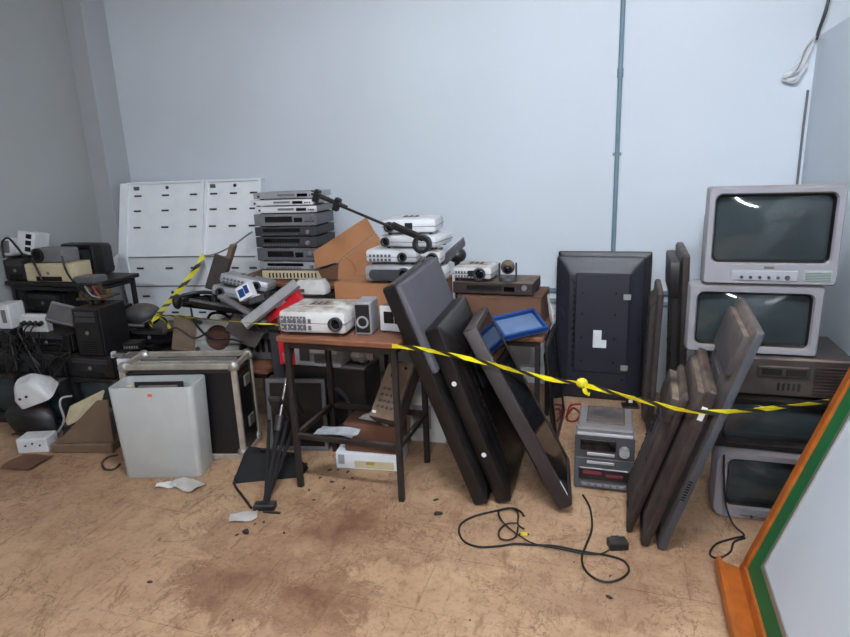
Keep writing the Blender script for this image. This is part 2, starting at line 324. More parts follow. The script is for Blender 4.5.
def flat_tv(name, label, L, W, t_, back='tv_black', bez='black', scr='screen', bulge=.5, group=None, cat='television', plate=True, ridge=False, stickers=(), edge=.42):
    """x: long side 0..L, z: short side 0..W, screen faces -y, back at +y"""
    t = thing(name, label, cat, group=group)
    RR = lambda i, y, r, j=None: [(x, y, z) for x, z in rrect(L-2*i, W-2*(i if j is None else j), r, 3, L/2, W/2)]
    G().loft([RR(.0, t_*edge, .012), RR(0, .006, .012), RR(.004, 0, .012), RR(.024, 0, .004), RR(.026, .005, .004)], False, False).out('bezel', bez, t, True)
    G().bx(.022, L-.022, .005, .008, .022, W-.022).out('screen', scr, t)
    bi = .07*bulge*2
    bs = G().loft([RR(.001, t_*(edge-.02), .012), RR(.01, t_*(edge+.1), .012), RR(.05, t_*(edge+.16), .02, .045), RR(bi+.02, t_*.97, .03, bi*.9), RR(bi+.032, t_, .03, bi*.9+.012)], False, True).out('back_shell', back, t, True)
    if plate:
        bxo('connector_panel', 'dark_grey', bs, L*.56, L*.76, t_-.004, t_+.002, W*.36, W*.68, .002)
        for k in range(5): G().box((L*.60+.022*k, t_+.004, W*.43), (.012, .006, .014)).out('socket', 'hole', bs)
    for a, b in ((.16, .2), (.16, .8), (.84, .2), (.84, .8), (.5, .2), (.5, .8)): G().cyl((L*a, t_-.004, W*b), (L*a, t_+.003, W*b), .006, n=8).out('screw_boss', 'hole', bs)
    for k in range(10): G().box((L*.3+.0*k, t_+.0, 0), (.001, .001, .001)) if False else None
    for k in range(9): G().box((L*(.22+.07*k), t_+.001, W*.24), (L*.045, .003, .006)).out('vent_slot', 'hole', bs)
    if ridge: G().loft([[(x, y, z) for x, z in rrect(L*.17, W*.86, .015, 2, L*.88, W/2)] for y in (t_*.6, t_*1.15)]+[[(x, t_*1.22, z) for x, z in rrect(L*.15, W*.8, .015, 2, L*.88, W/2)]]).out('top_ridge', back, t, True)
    for x, z, a, b in stickers: bxo('sticker', 'label_white', t, L*x, L*x+a, t_-.001, t_+.0022, W*z, W*z+b, 0)
    return t
def lean(tv, W, near_bot, near_top, dep=(0, 1, 0), back='right'):
    nb, nt = Vector(near_bot), Vector(near_top); x = (nt-nb).normalized(); d = Vector(dep); d = (d-x*x.dot(d)).normalized()
    if back == 'right': frame(tv, nb, x, d.cross(x))
    else: frame(tv, nb+d*W, x, (-d).cross(x))
    return rest(tv, .001)
def projector(name, label, w_, d, h_, loc, rot=(0, 0, 0), body='white', lens=.25, lr=.026, vent=True, group=None, style=0):
    t = thing(name, label, 'projector', loc, rot, group)
    G().box((0, d/2, h_/2+.006), (w_, d, h_-.012), bev=min(.02, h_*.22), seg=2).out('body', body, t, True)
    G().box((0, d/2, h_*.52), (w_+.002, d+.002, .003)).out('seam', 'grey', t)
    lx = (lens-.5)*-w_ if False else w_*lens
    G().ringcyl((lx, .004, h_*.52), (lx, -.014, h_*.52), lr*1.25, lr*.9).out('lens_ring', 'dark_grey', t, True)
    G().sphere((lx, .002, h_*.52), lr*.92, (1, .35, 1)).out('lens', 'lens', t, True)
    if vent:
        s = -1 if lens > 0 else 1
        for k in range(6):
            x = s*w_*.40-s*k*w_*.075
            for z in (.34, .6): G().box((x, -.0005, h_*z), (w_*.045, .004, h_*.18)).out('vent_slot', 'mid_grey', t)
    if style == 1: G().loft([[(x, -.002, z) for x, z in rrect(w_*.78, h_*.56, h_*.26, 4, -w_*.02, h_*.5)], [(x, .004, z) for x, z in rrect(w_*.8, h_*.6, h_*.28, 4, -w_*.02, h_*.5)]]).out('front_grille', 'dark_grey', t, True)
    if style == 2: bxo('sensor_window', 'black', t, -.02, .02, -.004, .004, h_*.35, h_*.75, .002)
    p = bxo('keypad', 'grey', t, -w_*.2, w_*.1, d*.45, d*.7, h_-.002, h_+.002, .001)
    for i in range(3):
        for j in range(2): G().cyl((-w_*.15+i*.03, d*.52+j*.03, h_+.001), (-w_*.15+i*.03, d*.52+j*.03, h_+.005), .008, n=8).out('button', 'dark_grey', p)
    for sx in (-1, 1):
        for y in (.15, .85): G().cyl((sx*w_*.38, d*y, 0), (sx*w_*.38, d*y, .01), .01, n=8).out('foot', 'dark_grey', t)
    return t
def player(name, label, w_, d, h_, loc, rot=(0, 0, 0), body='grey', face='silver', style='dvd', cat='player', group=None):
    t = thing(name, label, cat, loc, rot, group)
    bxo('chassis', body, t, -w_/2+.003, w_/2-.003, .012, d, .008, h_-.002, .003)
    f = bxo('faceplate', face, t, -w_/2, w_/2, 0, .014, .006, h_, .003)
    if style == 'dvd':
        bxo('disc_tray', 'grey', f, -w_*.12, w_*.14, -.003, .004, h_*.45, h_*.75, .001); bxo('display', 'screen', f, w_*.18, w_*.34, -.002, .004, h_*.35, h_*.75, 0)
        for k in range(3): G().cyl((w_*(.38+.035*k), .002, h_*.5), (w_*(.38+.035*k), -.005, h_*.5), .005, n=8).out('button', 'mid_grey', f)
        G().cyl((-w_*.42, .002, h_*.5), (-w_*.42, -.005, h_*.5), .007, n=10).out('power_button', 'dark_grey', f)
    if style == 'vcr':
        bxo('tape_door', 'black_clean', f, -w_*.32, w_*.12, -.003, .004, h_*.35, h_*.8, .002); bxo('display', 'screen', f, w_*.15, w_*.28, -.002, .004, h_*.35, h_*.7, 0)
        for k in range(4): G().box((w_*(.33+.04*k), -.001, h_*.4), (.011, .006, .008)).out('button', 'dark_grey', f)
        G().cyl((w_*.4, .002, h_*.68), (w_*.4, -.01, h_*.68), .014, n=14).out('jog_dial', 'grey', f, True)
    if style == 'receiver':
        bxo('display', 'screen', f, -w_*.36, w_*.24, -.002, .004, h_*.5, h_*.85, .001)
        for k in range(12): G().box((-w_*.36+k*w_*.05, -.001, h_*.28), (w_*.032, .006, h_*.12)).out('button', 'mid_grey', f)
        G().cyl((w_*.38, .002, h_*.5), (w_*.38, -.018, h_*.5), h_*.2, n=18).out('volume_knob', 'grey', f, True)
    if style == 'slots':
        for k in range(14): G().box((-w_*.38+k*w_*.055, -.001, h_*.5), (w_*.02, .004, h_*.5)).out('vent_slot', 'hole', f)
    for sx in (-1, 1):
        for y in (.1, .85): G().cyl((sx*w_*.4, d*y, 0), (sx*w_*.4, d*y, .01), .014, n=8).out('foot', 'black', t)
    return t
def tower(name, label, w_, d, h_, loc, rot=(0, 0, 0), body='black', face='black_clean', group=None):
    t = thing(name, label, 'computer', loc, rot, group)
    bxo('case', body, t, -w_/2, w_/2, .02, d, 0, h_, .004)
    f = bxo('front_panel', face, t, -w_/2, w_/2, 0, .022, .004, h_-.002, .008, 2)
    for k in range(2): bxo('drive_bay', 'dark_grey' if face == 'black_clean' else 'beige', f, -w_*.38, w_*.38, -.003, .004, h_*(.84-.12*k), h_*(.93-.12*k), .001)
    G().cyl((0, .004, h_*.5), (0, -.005, h_*.5), .011, n=12).out('power_button', 'grey', f, True)
    for k in range(6): G().box((0, -.001, h_*(.1+.04*k)), (w_*.55, .004, .005)).out('vent_slot', 'hole', f)
    return t
def carton(name, label, w_, d, h_, loc, rot=(0, 0, 0), m='cardboard', cat='box', strips=()):
    t = thing(name, label, cat, loc, rot)
    bxo('carton', m, t, -w_/2, w_/2, 0, d, 0, h_, .003)
    for sx in (0, 1): G().box((0, d*(.25+.5*sx), h_+.0012), (w_-.002, d*.49, .0024)).out('flap', m, t)
    for mm, x0, x1, z0, z1 in strips: bxo('printed_panel', mm, t, -w_/2+w_*x0, -w_/2+w_*x1, -.0015, .001, h_*z0, h_*z1, 0)
    return t
# ---------------------------------------------------------------- right hand group
def sx_at(px, py, Y): return at(px, py, Y).x
SY = 2.60
zc = [0, .302, .532, .70, .985]
crt('tube_television', 'silver television on the floor at the bottom of the stack', .50, .300, .40, (.645, 2.53, 0), 2, top=.035, bottom=.055, side=.05, rad=.045, grille=False, buttons=3)
crt('tube_television', 'black television stacked on the lowest silver television', .50, .226, .40, (.625, 2.56, zc[1]), 1, body='black_clean', back='black', top=.03, bottom=.03, side=.045, rad=.012)
t = thing('video_deck', 'dark dusty tabletop deck with brown control block inside the television stack', 'player', (.62, 2.57, zc[2]), (0, 0, 1))
bxo('cabinet', 'black', t, -.24, .24, .02, .36, 0, .165, .004)
bxo('fascia', 'monitor_brown', t, -.20, .235, 0, .024, .01, .163, .004)
q = bxo('dial_block', 'brown_edge', t, -.10, .08, -.012, .004, .09, .135, .003)
for k in range(2): bxo('dial_window', 'hole', q, -.085+k*.085, -.015+k*.085, -.014, -.01, .1, .125, 0)
for k in range(9): G().box((.155, -.002, .03+k*.013), (.11, .006, .006)).out('grille_bar', 'brown_edge', t)
for k in range(5): G().box((-.02+k*.018, -.002, .05), (.008, .006, .03)).out('key', 'hole', t)
crt('tube_television', 'silver television with a dusty rim directly under the top one', .475, .282, .42, (.492, SY, zc[3]), 0, top=.036, bottom=.03, side=.034, rad=.012)
crt('tube_television', 'large silver television on top of the stack with a row of buttons', .462, .375, .40, (.528, SY-.01, zc[4]), 0, top=.03, bottom=.085, side=.03, rad=.012, panel='silver')
# leaning monitors
A = flat_tv('leaning_television', 'grey edged flat television leaning on the television stack, longest of three', .95, .40, .045, 'tv_dusty', 'tv_edge', ridge=True, bulge=.4, edge=.6, stickers=[(.38, .99, .0, .0)])
bxo('side_port', 'label_white', A, .42, .445, .012, .028, -.002, .004, 0)
for k in range(8): G().box((.25+k*.012, .02, .40), (.005, .014, .004)).out('edge_slot', 'hole', A)
lean(A, .40, (.195, 2.21, 0), (.45, 2.14, .92), (-.02, 1, 0), 'left')
B = flat_tv('leaning_television', 'brown dusty flat monitor with a white tag, middle of three leaning screens', .72, .40, .048, 'monitor_brown', 'brown_edge', ridge=True, bulge=.4, edge=.6)
bxo('tag', 'label_white', B, .60, .655, .012, .03, .399, .4025, 0)
lean(B, .40, (.136, 2.22, 0), (.328, 2.15, .70), (-.02, 1, 0), 'left')
Cm = flat_tv('leaning_television', 'brown dusty flat monitor furthest from the television stack of three leaning screens', .66, .30, .045, 'monitor_brown', 'brown_edge', ridge=True, bulge=.4)
lean(Cm, .30, (.072, 2.30, 0), (.247, 2.22, .64), (-.02, 1, 0), 'left')
# slabs standing behind
D = flat_tv('leaning_television', 'black flat television with ragged dusty top standing behind the leaning monitors', 1.03, .42, .07, 'black', 'monitor_brown', ridge=True, bulge=.4)
lean(D, .42, (.325, 3.05, 0), (.29, 3.03, 1.0), (0, 1, 0), 'left')
E_ = flat_tv('leaning_television', 'brown flat screen between the upright television and the ragged black one', .80, .40, .06, 'monitor_brown', 'monitor_brown', bulge=.4)
lean(E_, .40, (.185, 3.25, 0), (.20, 3.25, .8), (0, 1, 0), 'left')
t = thing('leaning_board', 'beige board leaning on the wall behind the top television', 'board'); G().bx(0, 1.17, 0, .02, 0, .30, .003).out('panel', 'beige_brown', t)
G().bx(.0, 1.17, .02, .035, .0, .03, .002).out('batten', 'wood_pale', t); frame(t, (.40, 3.53, 0), (.02, .26, 1.1), (0, -1, .3)); rest(t, .001)
# upright televisions at the wall
F2 = flat_tv('upright_television', 'black flat television on end against the wall, behind the tagged one', .92, .56, .05, 'black', 'black_clean', bulge=.5)
frame(F2, (-.40, 3.845, 0), (.0, .07, 1), (0, -1, .07)); rest(F2, .001)
F1 = flat_tv('upright_television', 'black flat television standing on end with a white label on its back', .90, .52, .055, 'tv_black', 'black', bulge=.6)
sh = [c for c in kids(F1) if c.name.startswith('back_shell')][0]
bxo('rating_label', 'label_white', F1, .34, .45, .06, .0662, .235, .285, 0); bxo('rating_label', 'label_white', F1, .34, .39, .06, .0662, .285, .315, 0)
bxo('bracket_plate', 'tv_black', sh, .18, .80, .05, .064, .12, .44, .006)
for z in (.165, .36):
    for x in (.25, .40, .55, .68): G().cyl((x, .062, z), (x, .068, z), .007, n=8).out('screw_boss', 'hole', sh)
for x in (.22, .66): G().box((x, .066, .425), (.035, .012, .045), bev=.003).out('hinge', 'metal', sh)
for k in range(14): G().box((.22+k*.04, .066, .115), (.022, .006, .012)).out('vent_slot', 'hole', sh)
for k in range(4): G().box((.18+.17*k, .048, .06), (.12, .004, .004), (0, R(25), 0)).out('rib', 'black', sh)
frame(F1, (-.40, 3.76, 0), (.0, .085, 1), (0, -1, .085)); rest(F1, .001)
t = thing('television_stand', 'small black television foot beside the upright televisions', 'stand', (.07, 3.66, 0), (0, 0, 8))
bxo('base', 'black_clean', t, -.05, .05, -.04, .04, 0, .012, .004); bxo('neck', 'black_clean', t, -.025, .025, -.012, .012, .01, .07, .004); bxo('label', 'label_white', t, -.012, .012, -.0135, -.011, .03, .05, 0)
# mini hi-fi
t = thing('mini_stereo', 'grey mini stereo with round volume knob standing on the floor', 'stereo', (-.05, 2.615, 0), (0, 0, 1))
bxo('body', 'grey', t, -.122, .122, .02, .28, .01, .30, .008, 2)
bxo('disc_lid', 'dark_grey', t, -.085, .085, .07, .27, .298, .306, .006)
up = G().prismx([(.03, .30), (.0, .27), (-.006, .165), (.02, .165)], -.13, .13).out('upper_fascia', 'dark_grey', t)
lo = bxo('lower_fascia', 'tv_edge', t, -.13, .13, -.006, .025, .008, .164, .005)
bxo('trim_strip', 'silver', up, -.12, .12, -.0, .012, .268, .282, .002)
bxo('display', 'screen', up, -.105, .05, -.008, .006, .20, .255, .003)
G().cyl((.086, 0, .21), (.086, -.03, .208), .022, n=22).out('volume_knob', 'silver', up, True)
bxo('disc_tray', 'silver', up, -.075, .045, -.011, .0, .176, .19, .002)
bxo('tape_door', 'black_clean', lo, -.11, .11, -.012, .0, .055, .115, .004); bxo('tape_window', 'purple_red', lo, -.09, -.01, -.0135, -.01, .085, .1, 0); bxo('tape_window', 'purple_red', lo, .01, .085, -.0135, -.01, .078, .09, 0)
bxo('button_bar', 'silver', lo, -.075, .045, -.01, -.002, .134, .148, .002); bxo('button_bar', 'mid_grey', lo, -.1, .1, -.009, -.002, .02, .038, .002)
for k in range(6): G().box((-.08+k*.032, -.011, .029), (.02, .006, .01)).out('button', 'grey', lo)
for s in (-1, 1): G().cyl((s*.1, .05, 0), (s*.1, .05, .012), .012, n=8).out('foot', 'black', t); G().cyl((s*.1, .28, 0), (s*.1, .28, .012), .012, n=8).out('foot', 'black', t)
# framed white board leaning on the right wall
t = thing('framed_whiteboard', 'white board with green border and orange wooden frame leaning beside the partition', 'whiteboard')
LB, HB = 1.55, 1.42      # x: along floor toward the viewer, z up the lean, y: front
bxo('panel', 'board_white', t, .13, LB-.13, -.004, .008, .13, HB-.13, 0)
for a, b, c, d in ((.035, .125, .125, HB-.125), (LB-.125, LB-.035, .125, HB-.125), (.035, LB-.035, .035, .125), (.035, LB-.035, HB-.125, HB-.035)): bxo('green_border', 'green', t, a, b, -.004, .012, c, d, .001)
for a, b, c, d in ((.122, .14, .14, HB-.14), (LB-.14, LB-.122, .14, HB-.14), (.122, LB-.122, .122, .14), (.122, LB-.122, HB-.14, HB-.122)): bxo('metal_trim', 'metal', t, a, b, -.002, .014, c, d, .001)
for a, b, c, d in ((0, .042, .05, HB-.042), (LB-.042, LB, .05, HB-.042), (.0, LB, 0, .05), (0, LB, HB-.042, HB)): bxo('wooden_rail', 'wood_orange', t, a, b, -.018, .022, c, d, .003)
bxo('tray', 'wood_orange', t, 0, LB, .015, .088, 0, .016, .002); bxo('tray_lip', 'wood_orange', t, 0, LB, .086, .104, 0, .03, .003)
frame(t, (.457, 2.145-LB, 0), (0, 1, 0), (-.952, 0, .305)); rest(t, .001)
# ---------------------------------------------------------------- middle leaning televisions
T1 = flat_tv('leaning_television', 'longest black flat television leaning on the desk, its top end dusty grey', 1.06, .58, .08, 'black_clean', 'black_clean', bulge=.5, edge=.72)
bxo('upper_cover', 'tv_grey', T1, .64, 1.05, .05, .084, .006, .574, .01, 2)
lean(T1, .58, (-.588, 2.34, 0), (-.945, 2.28, .97), (0, 1, 0), 'right')
T2 = flat_tv('leaning_television', 'black flat television with round stickers, between two others leaning on the desk', .86, .50, .085, 'black_clean', 'black_clean', bulge=.5, edge=.72)
for x in (.25, .60): G().cyl((x, .035, -.001), (x, .035, -.004), .011, n=14).out('round_sticker', 'label_white', T2)
lean(T2, .50, (-.495, 2.38, 0), (-.79, 2.33, .80), (0, 1, 0), 'right')
mat('tv_brown', (38, 30, 30), .45, dust=.12)
T3 = flat_tv('leaning_television', 'glossy black flat television with brown edge leaning beside the mini stereo', .88, .46, .075, 'black_clean', 'tv_brown', bulge=.4, edge=.78)
bxo('price_label', 'label_white', T3, 0.05, .12, -.0012, .001, .442, .455, 0)
lean(T3, .46, (-.165, 2.37, 0), (-.575, 2.36, .775), (-.14, 1, 0), 'left')
T4 = flat_tv('leaning_television', 'black flat screen leaning on the table end near the wall', .56, .42, .035, 'black', 'black_clean', bulge=.4)
lean(T4, .42, (-.30, 3.05, 0), (-.365, 3.05, .56), (0, 1, 0), 'left')
# ---------------------------------------------------------------- tables
def table(name, label, x0, x1, y0, y1, z, m='wood', leg='frame_metal', shelf=None, th=.026, r=.013):
    t = thing(name, label, 'table', ((x0+x1)/2, (y0+y1)/2, 0)); a, b = (x1-x0)/2, (y1-y0)/2
    bxo('tabletop', m, t, -a, a, -b, b, z-th, z, .004)
    i = .035
    for sx in (-1, 1):
        for sy in (-1, 1): bxo('leg', leg, t, sx*(a-i)-r, sx*(a-i)+r, sy*(b-i)-r, sy*(b-i)+r, 0, z-th, .002)
    for zz in ([z-th-.02] + ([shelf] if shelf else [])):
        for s in (-1, 1):
            bxo('rail', leg, t, -a+i+r, a-i-r, s*(b-i)-r*.8, s*(b-i)+r*.8, zz-.013, zz+.013, .002); bxo('rail', leg, t, s*(a-i)-r*.8, s*(a-i)+r*.8, -b+i+r, b-i-r, zz-.013, zz+.013, .002)
    return t
table('school_desk', 'small desk with brown wooden top and dark metal legs', -1.475, -.885, 2.265, 2.715, .762, shelf=.268)
table('work_table', 'wooden table carrying the white projector stack', -1.56, -.37, 2.96, 3.45, .615)
table('side_table', 'table under the stack of disc players by the wall', -2.46, -1.575, 3.24, 3.9, .80)
table('low_table', 'low table hidden under the pile behind the flight case', -2.58, -1.875, 2.76, 3.2, .40)
table('dark_table', 'dark table loaded with scrapped equipment beside the grey side wall', -3.88, -3.13, 2.86, 3.25, .84, 'black', 'black')
# --- on the desk
t = projector('projector', 'white projector with dusty top and vents on the desk edge', .32, .27, .115, (-1.305, 2.295, .763), (0, 0, 4), 'white_dusty', lens=.36)
for k in range(9):
    for j in range(4): G().box((-.155+k*.0155, -.002, .032+j*.018), (.010, .005, .009)).out('grille_slot', 'mid_grey', t)
t = thing('desk_speaker', 'small silver box speaker standing on the desk', 'speaker', (-1.085, 2.36, .763), (0, 0, 6))
bxo('cabinet', 'silver', t, -.038, .038, 0, .12, 0, .15, .006); bxo('front_cloth', 'black', t, -.032, .032, -.004, .002, .012, .138, .002); G().ringcyl((0, -.003, .06), (0, -.008, .06), .028, .02).out('driver_ring', 'silver', t, True)
player('video_player', 'white and black video player on the desk beside the leaning televisions', .11, .2, .12, (-.975, 2.42, .763), (0, 0, -4), 'black', 'white', 'vcr')
# --- under the desk
t = thing('subwoofer', 'black speaker box with dusty grey top under the tables', 'speaker', (-1.50, 2.735, 0), (0, 0, 0))
bxo('cabinet', 'black', t, -.235, .235, 0, .205, .012, .455, .006); bxo('top_cover', 'grey', t, -.232, .232, .003, .202, .455, .462, .002)
G().ringcyl((.02, -.002, .23), (.02, -.012, .23), .13, .11, 28).out('driver_ring', 'dark_grey', t, True); G().cyl((.02, .0, .23), (.02, -.006, .23), .108, n=28).out('driver_cone', 'black_clean', t, True)
for s in (-1, 1): bxo('foot', 'black', t, s*.19-.03, s*.19+.03, .03, .18, 0, .014, .002)
carton('printed_carton', 'red and grey printed carton on top of the black speaker box', .36, .15, .135, (-1.575, 2.72, .463), (0, 0, 1), 'paper_grey', strips=[('red', .0, .26, 0, 1), ('label_white', .05, .2, .08, .5), ('dark_grey', .34, .50, .2, .85), ('white_plain', .52, .95, .55, .95), ('mid_grey', .58, .80, .12, .5)])
t = thing('tissue_wad', 'crumpled white tissue beside the printed carton', 'tissue', (-1.33, 2.85, .463)); g = G().sphere((0, 0, .03), .055, (1.1, .8, .55), 12, 8)
for v in g.bm.verts: v.co += Vector((random.uniform(-.012, .012), random.uniform(-.012, .012), random.uniform(-.01, .01)))
for v in g.bm.verts: v.co.z = max(v.co.z, 0)
g.out('wad', 'paper', t)
for k in range(2): G().loft([[(.03*math.cos(a), -.03+.02*k, .03+.02*math.sin(a)) for a in (0, .6, 1.2)], [(.08, -.05+.02*k, .02+.02*i) for i in range(3)]], False, False, False).out('corner', 'paper', t)
t = carton('white_carton', 'flat white carton lying on the floor beneath the desk', .33, .20, .085, (-1.19, 2.53, 0), (0, 0, 7), 'white_plain', strips=[('paper_grey', .04, .14, .3, .9), ('beige', .3, .92, .1, .55), ('yellow', .48, .62, .3, .5)])
carton('brown_carton', 'low brown carton on the white carton beneath the desk', .28, .18, .15, (-1.17, 2.545, .088), (0, 0, 4), 'cardboard_dark')
def paper_sheet(label, loc, rot, w_=.21, d=.297, m='paper', name='paper_sheet', cat='paper'):
    g = G(); nx, ny = 5, 6; V = []
    for j in range(ny+1):
        for i in range(nx+1): V.append(g.bm.verts.new((w_*(i/nx-.5), d*(j/ny-.5), .006*math.sin(i*1.3+j*.8)+.008*((i/nx-.5)**2)*4)))
    for j in range(ny):
        for i in range(nx): a = j*(nx+1)+i; g.bm.faces.new((V[a], V[a+1], V[a+nx+2], V[a+nx+1]))
    r = bmesh.ops.extrude_face_region(g.bm, geom=list(g.bm.faces))
    for v in r['geom']:
        if isinstance(v, bmesh.types.BMVert): v.co.z += .0006
    o = g.out(name, m, None, True); o.location = loc; o.rotation_euler = [R(a) for a in rot]; return tag(rest(o, loc[2]), label, cat)
paper_sheet('white paper sheet lying on the brown carton beneath the desk', (-1.14, 2.60, .243), (0, 0, 70), .10, .2)
paper_sheet('grey printed sheet over the desk lower rail', (-1.24, 2.33, .283), (0, 0, 88), .09, .2, 'paper_grey')
t = thing('mixer', 'dusty grey brown control unit with buttons leaning beneath the desk', 'mixer')
G().bx(-.075, .075, 0, .30, 0, .085, .006).out('body', 'monitor_brown', t); q = bxo('top_plate', 'beige_brown', t, -.07, .07, .006, .294, .083, .089, .002)
for i in range(4):
    for j in range(4): G().box((-.04+i*.025, .06+j*.03, .091), (.013, .012, .008), bev=.001).out('button', 'dark_grey', q)
G().cyl((-.01, .22, .088), (-.01, .22, .104), .014, n=14).out('knob', 'hole', q, True); G().cyl((.04, .265, .088), (.04, .265, .096), .006, n=10).out('jack', 'hole', q)
G().box((-.05, .03, .091), (.02, .012, .003)).out('label', 'label_white', q)
t.location = (-1.03, 2.47, .3); t.rotation_euler = (R(50), 0, R(-14)); rest(t, .29)
carton('pale_carton', 'upright pale grey carton on the floor behind the desk legs', .2, .2, .27, (-.985, 2.90, 0), (0, 0, 5), 'paper', strips=[('paper_grey', .1, .6, .3, .8)])
# --- flight case, bin, stand
def flight_case():
    t = thing('flight_case', 'black flight case with aluminium edges and ball corners', 'case', at(243, 462, 2.44)-Vector((0, 0, 0)), (0, 0, 14))
    W, D_, H_ = .625, .24, .535
    t.location = (-1.865, 2.475, 0)
    body = bxo('body', 'black_clean', t, -W+.008, -.008, .008, D_-.008, .008, H_-.05, .002)
    e = .03
    for z in (0, H_-e):
        for y in (0, D_-.02): bxo('edge_rail', 'alu', t, -W, 0, y, y+.02, z, z+e, .003)
        for x in (-W, -.02): bxo('edge_rail', 'alu', t, x, x+.02, .02, D_-.02, z, z+e, .003)
    for x in (-W, -e):
        for y in (0, D_-.02): bxo('edge_rail', 'alu', t, x, x+e, y, y+.02, e, H_-e, .003)
    for x in (-W+.02, -.02):
        for y in (.02, D_-.02):
            for z in (.0345, H_-.02): G().sphere((x, y, z), .034, (1, .8, 1), 10, 7).out('ball_corner', 'metal', t, True)
    bxo('lid_tongue', 'alu', t, -W+.05, -.05, .07, .085, H_-.05, H_-.006, .002); bxo('lid_tongue', 'metal', t, -W+.05, -.05, .15, .16, H_-.05, H_-.012, .002)
    bxo('foam_strip', 'brown_edge', t, -W+.04, -.2, .1, .14, H_-.05, H_-.03, .004)
    for z in (.15, .38): bxo('latch', 'metal', t, -.002, .008, D_*.35, D_*.65, z, z+.06, .003)
    return t
flight_case()
t = thing('case_lid', 'black case lid with metal rim leaning behind the flight case', 'lid')
bxo('board', 'black_clean', t, 0, .33, .004, .02, 0, .4, .002)
for a, b, c, d in ((0, .33, 0, .022), (0, .33, .378, .4), (0, .022, .022, .378), (.308, .33, .022, .378)): bxo('rim', 'mid_grey', t, a, b, 0, .026, c, d, .002)
frame(t, (-1.80, 2.60, 0), (.98, .2, 0), (-.2, .97, -.08)); rest(t, .001)
t = thing('plastic_shell', 'open topped white plastic casing standing before the flight case', 'casing', (-2.165, 2.19, 0), (0, 0, 15.5))
w1, d1, h1 = .425, .19, .485
RB = lambda W, D2, z, r, dy=0: [(x, y+d1/2+dy, z) for x, y in rrect(W, D2, r, 5)]
G().loft([RB(w1-.035, d1-.02, .0, .03), RB(w1-.03, d1-.012, .008, .03), RB(w1, d1, h1-.004, .03), RB(w1-.004, d1-.004, h1, .028), RB(w1-.018, d1-.018, h1, .024), RB(w1-.05, d1-.035, .05, .02)], True, True).out('shell', 'bin_white', t, True)
bxo('sticker', 'orange_sticker', t, -.01, .012, .0, .0025, h1-.045, h1-.03, 0).rotation_euler = (0, 0, 0)
bxo('inner_bracket', 'mid_grey', t, -.10, .10, .08, .10, .06, h1-.02, .004); bxo('inner_board', 'brown_edge', t, -.13, .12, .11, .118, .06, h1-.008, 0); G().cyl((-.13, .07, .3), (-.13, .07, h1-.01), .016, n=12).out('inner_post', 'beige', t, True)
# folded stand
t = thing('folded_stand', 'black folded music stand with chrome rod leaning near the desk', 'stand')
base = Vector((-1.50, 2.07, 0)); top = Vector((-1.56, 2.52, .60)); d = (top-base).normalized()
G().cyl(base+d*.02, base+d*.42, .0125, n=10).out('lower_tube', 'rubber', t, True); G().cyl(base+d*.40, base+d*.66, .008, n=10).out('chrome_rod', 'chrome', t, True); G().cyl(base+d*.36, base+d*.43, .02, n=12).out('clamp', 'black', t, True)
G().cyl(base+d*.62, base+d*.78, .0125, n=10).out('upper_tube', 'black', t, True)
for k, (a, b) in enumerate((((-1.5, 2.09, .03), (-1.62, 2.36, .30)), ((-1.49, 2.09, .03), (-1.50, 2.33, .32)), ((-1.5, 2.1, .03), (-1.49, 2.4, .30)))):
    G().cyl(a, b, .009, n=8).out('leg', 'rubber', t, True)
G().box((-1.5, 2.08, .016), (.10, .05, .03), (0, 0, .3), .006).out('foot_hub', 'black', t); G().cyl((-1.49, 2.05, .006), (-1.41, 2.06, .006), .006, n=8).out('toe', 'black', t)
G().box((-1.57, 2.38, .36), (.07, .03, .16), (.5, 0, .1), .008).out('folded_arm', 'black', t); G().box((-1.49, 2.40, .40), (.03, .03, .22), (.55, .12, 0), .005).out('folded_arm', 'black_clean', t)
G().cyl((-1.555, 2.34, .33), (-1.53, 2.33, .33), .016, n=12).out('knob', 'brass', t, True); G().box((-1.56, 2.375, .40), (.012, .006, .03), (.5, 0, 0)).out('label', 'label_white', t)
cable('stand_cable', 'black cable looping beside the folded stand', [(-1.81, 2.30, .006), (-1.76, 2.22, .006), (-1.66, 2.14, .006), (-1.56, 2.06, .008)], .006)
t = thing('wedge_cover', 'dark grey wedge shaped panel lying behind the folded stand', 'panel', (-1.60, 2.36, 0), (0, 0, 8))
G().loft([[(-.20, -.10, 0), (.12, .0, 0), (.12, .10, 0), (-.20, .12, 0)], [(-.19, .03, .10), (.06, .05, .09), (.06, .08, .09), (-.19, .09, .11)]]).out('panel', 'rubber', t)
bxo('edge_strip', 'black', t, -.19, .11, .1, .118, 0, .02, .003); bxo('handle', 'black_clean', t, -.12, -.02, .05, .07, .09, .115, .004)
# ---------------------------------------------------------------- disc player stack
base = .80; X0, Y0 = -2.035, 3.345
rows = [(.115, 'mid_grey', 'silver', 'slots', 'pale slotted unit at the bottom of the disc player stack', 'beige'), ]
def st(label, h_, face, body, style, dx, rz, name='disc_player', w_=.42, d=.3):
    global base
    player(name, label, w_, d, h_, (X0+dx, Y0, base), (0, 0, rz), body, face, style); base += h_+.001
st('pale slotted unit at the bottom of the player stack', .06, 'beige', 'grey', 'slots', .04, 6, 'amplifier', .44)
st('silver player with long display low in the player stack', .055, 'silver', 'mid_grey', 'receiver', .01, 3)
st('grey video recorder with black tape door in the player stack', .085, 'mid_grey', 'mid_grey', 'vcr', .0, 2, 'video_recorder')
st('black receiver with grille and label in the player stack', .07, 'dark_grey', 'black', 'receiver', .0, 2, 'receiver')
st('black deck with row of keys above the receiver', .062, 'dark_grey', 'black', 'receiver', .005, 4, 'cassette_deck')
st('silver grey video recorder under the pale disc players', .08, 'grey', 'mid_grey', 'vcr', .01, 5, 'video_recorder')
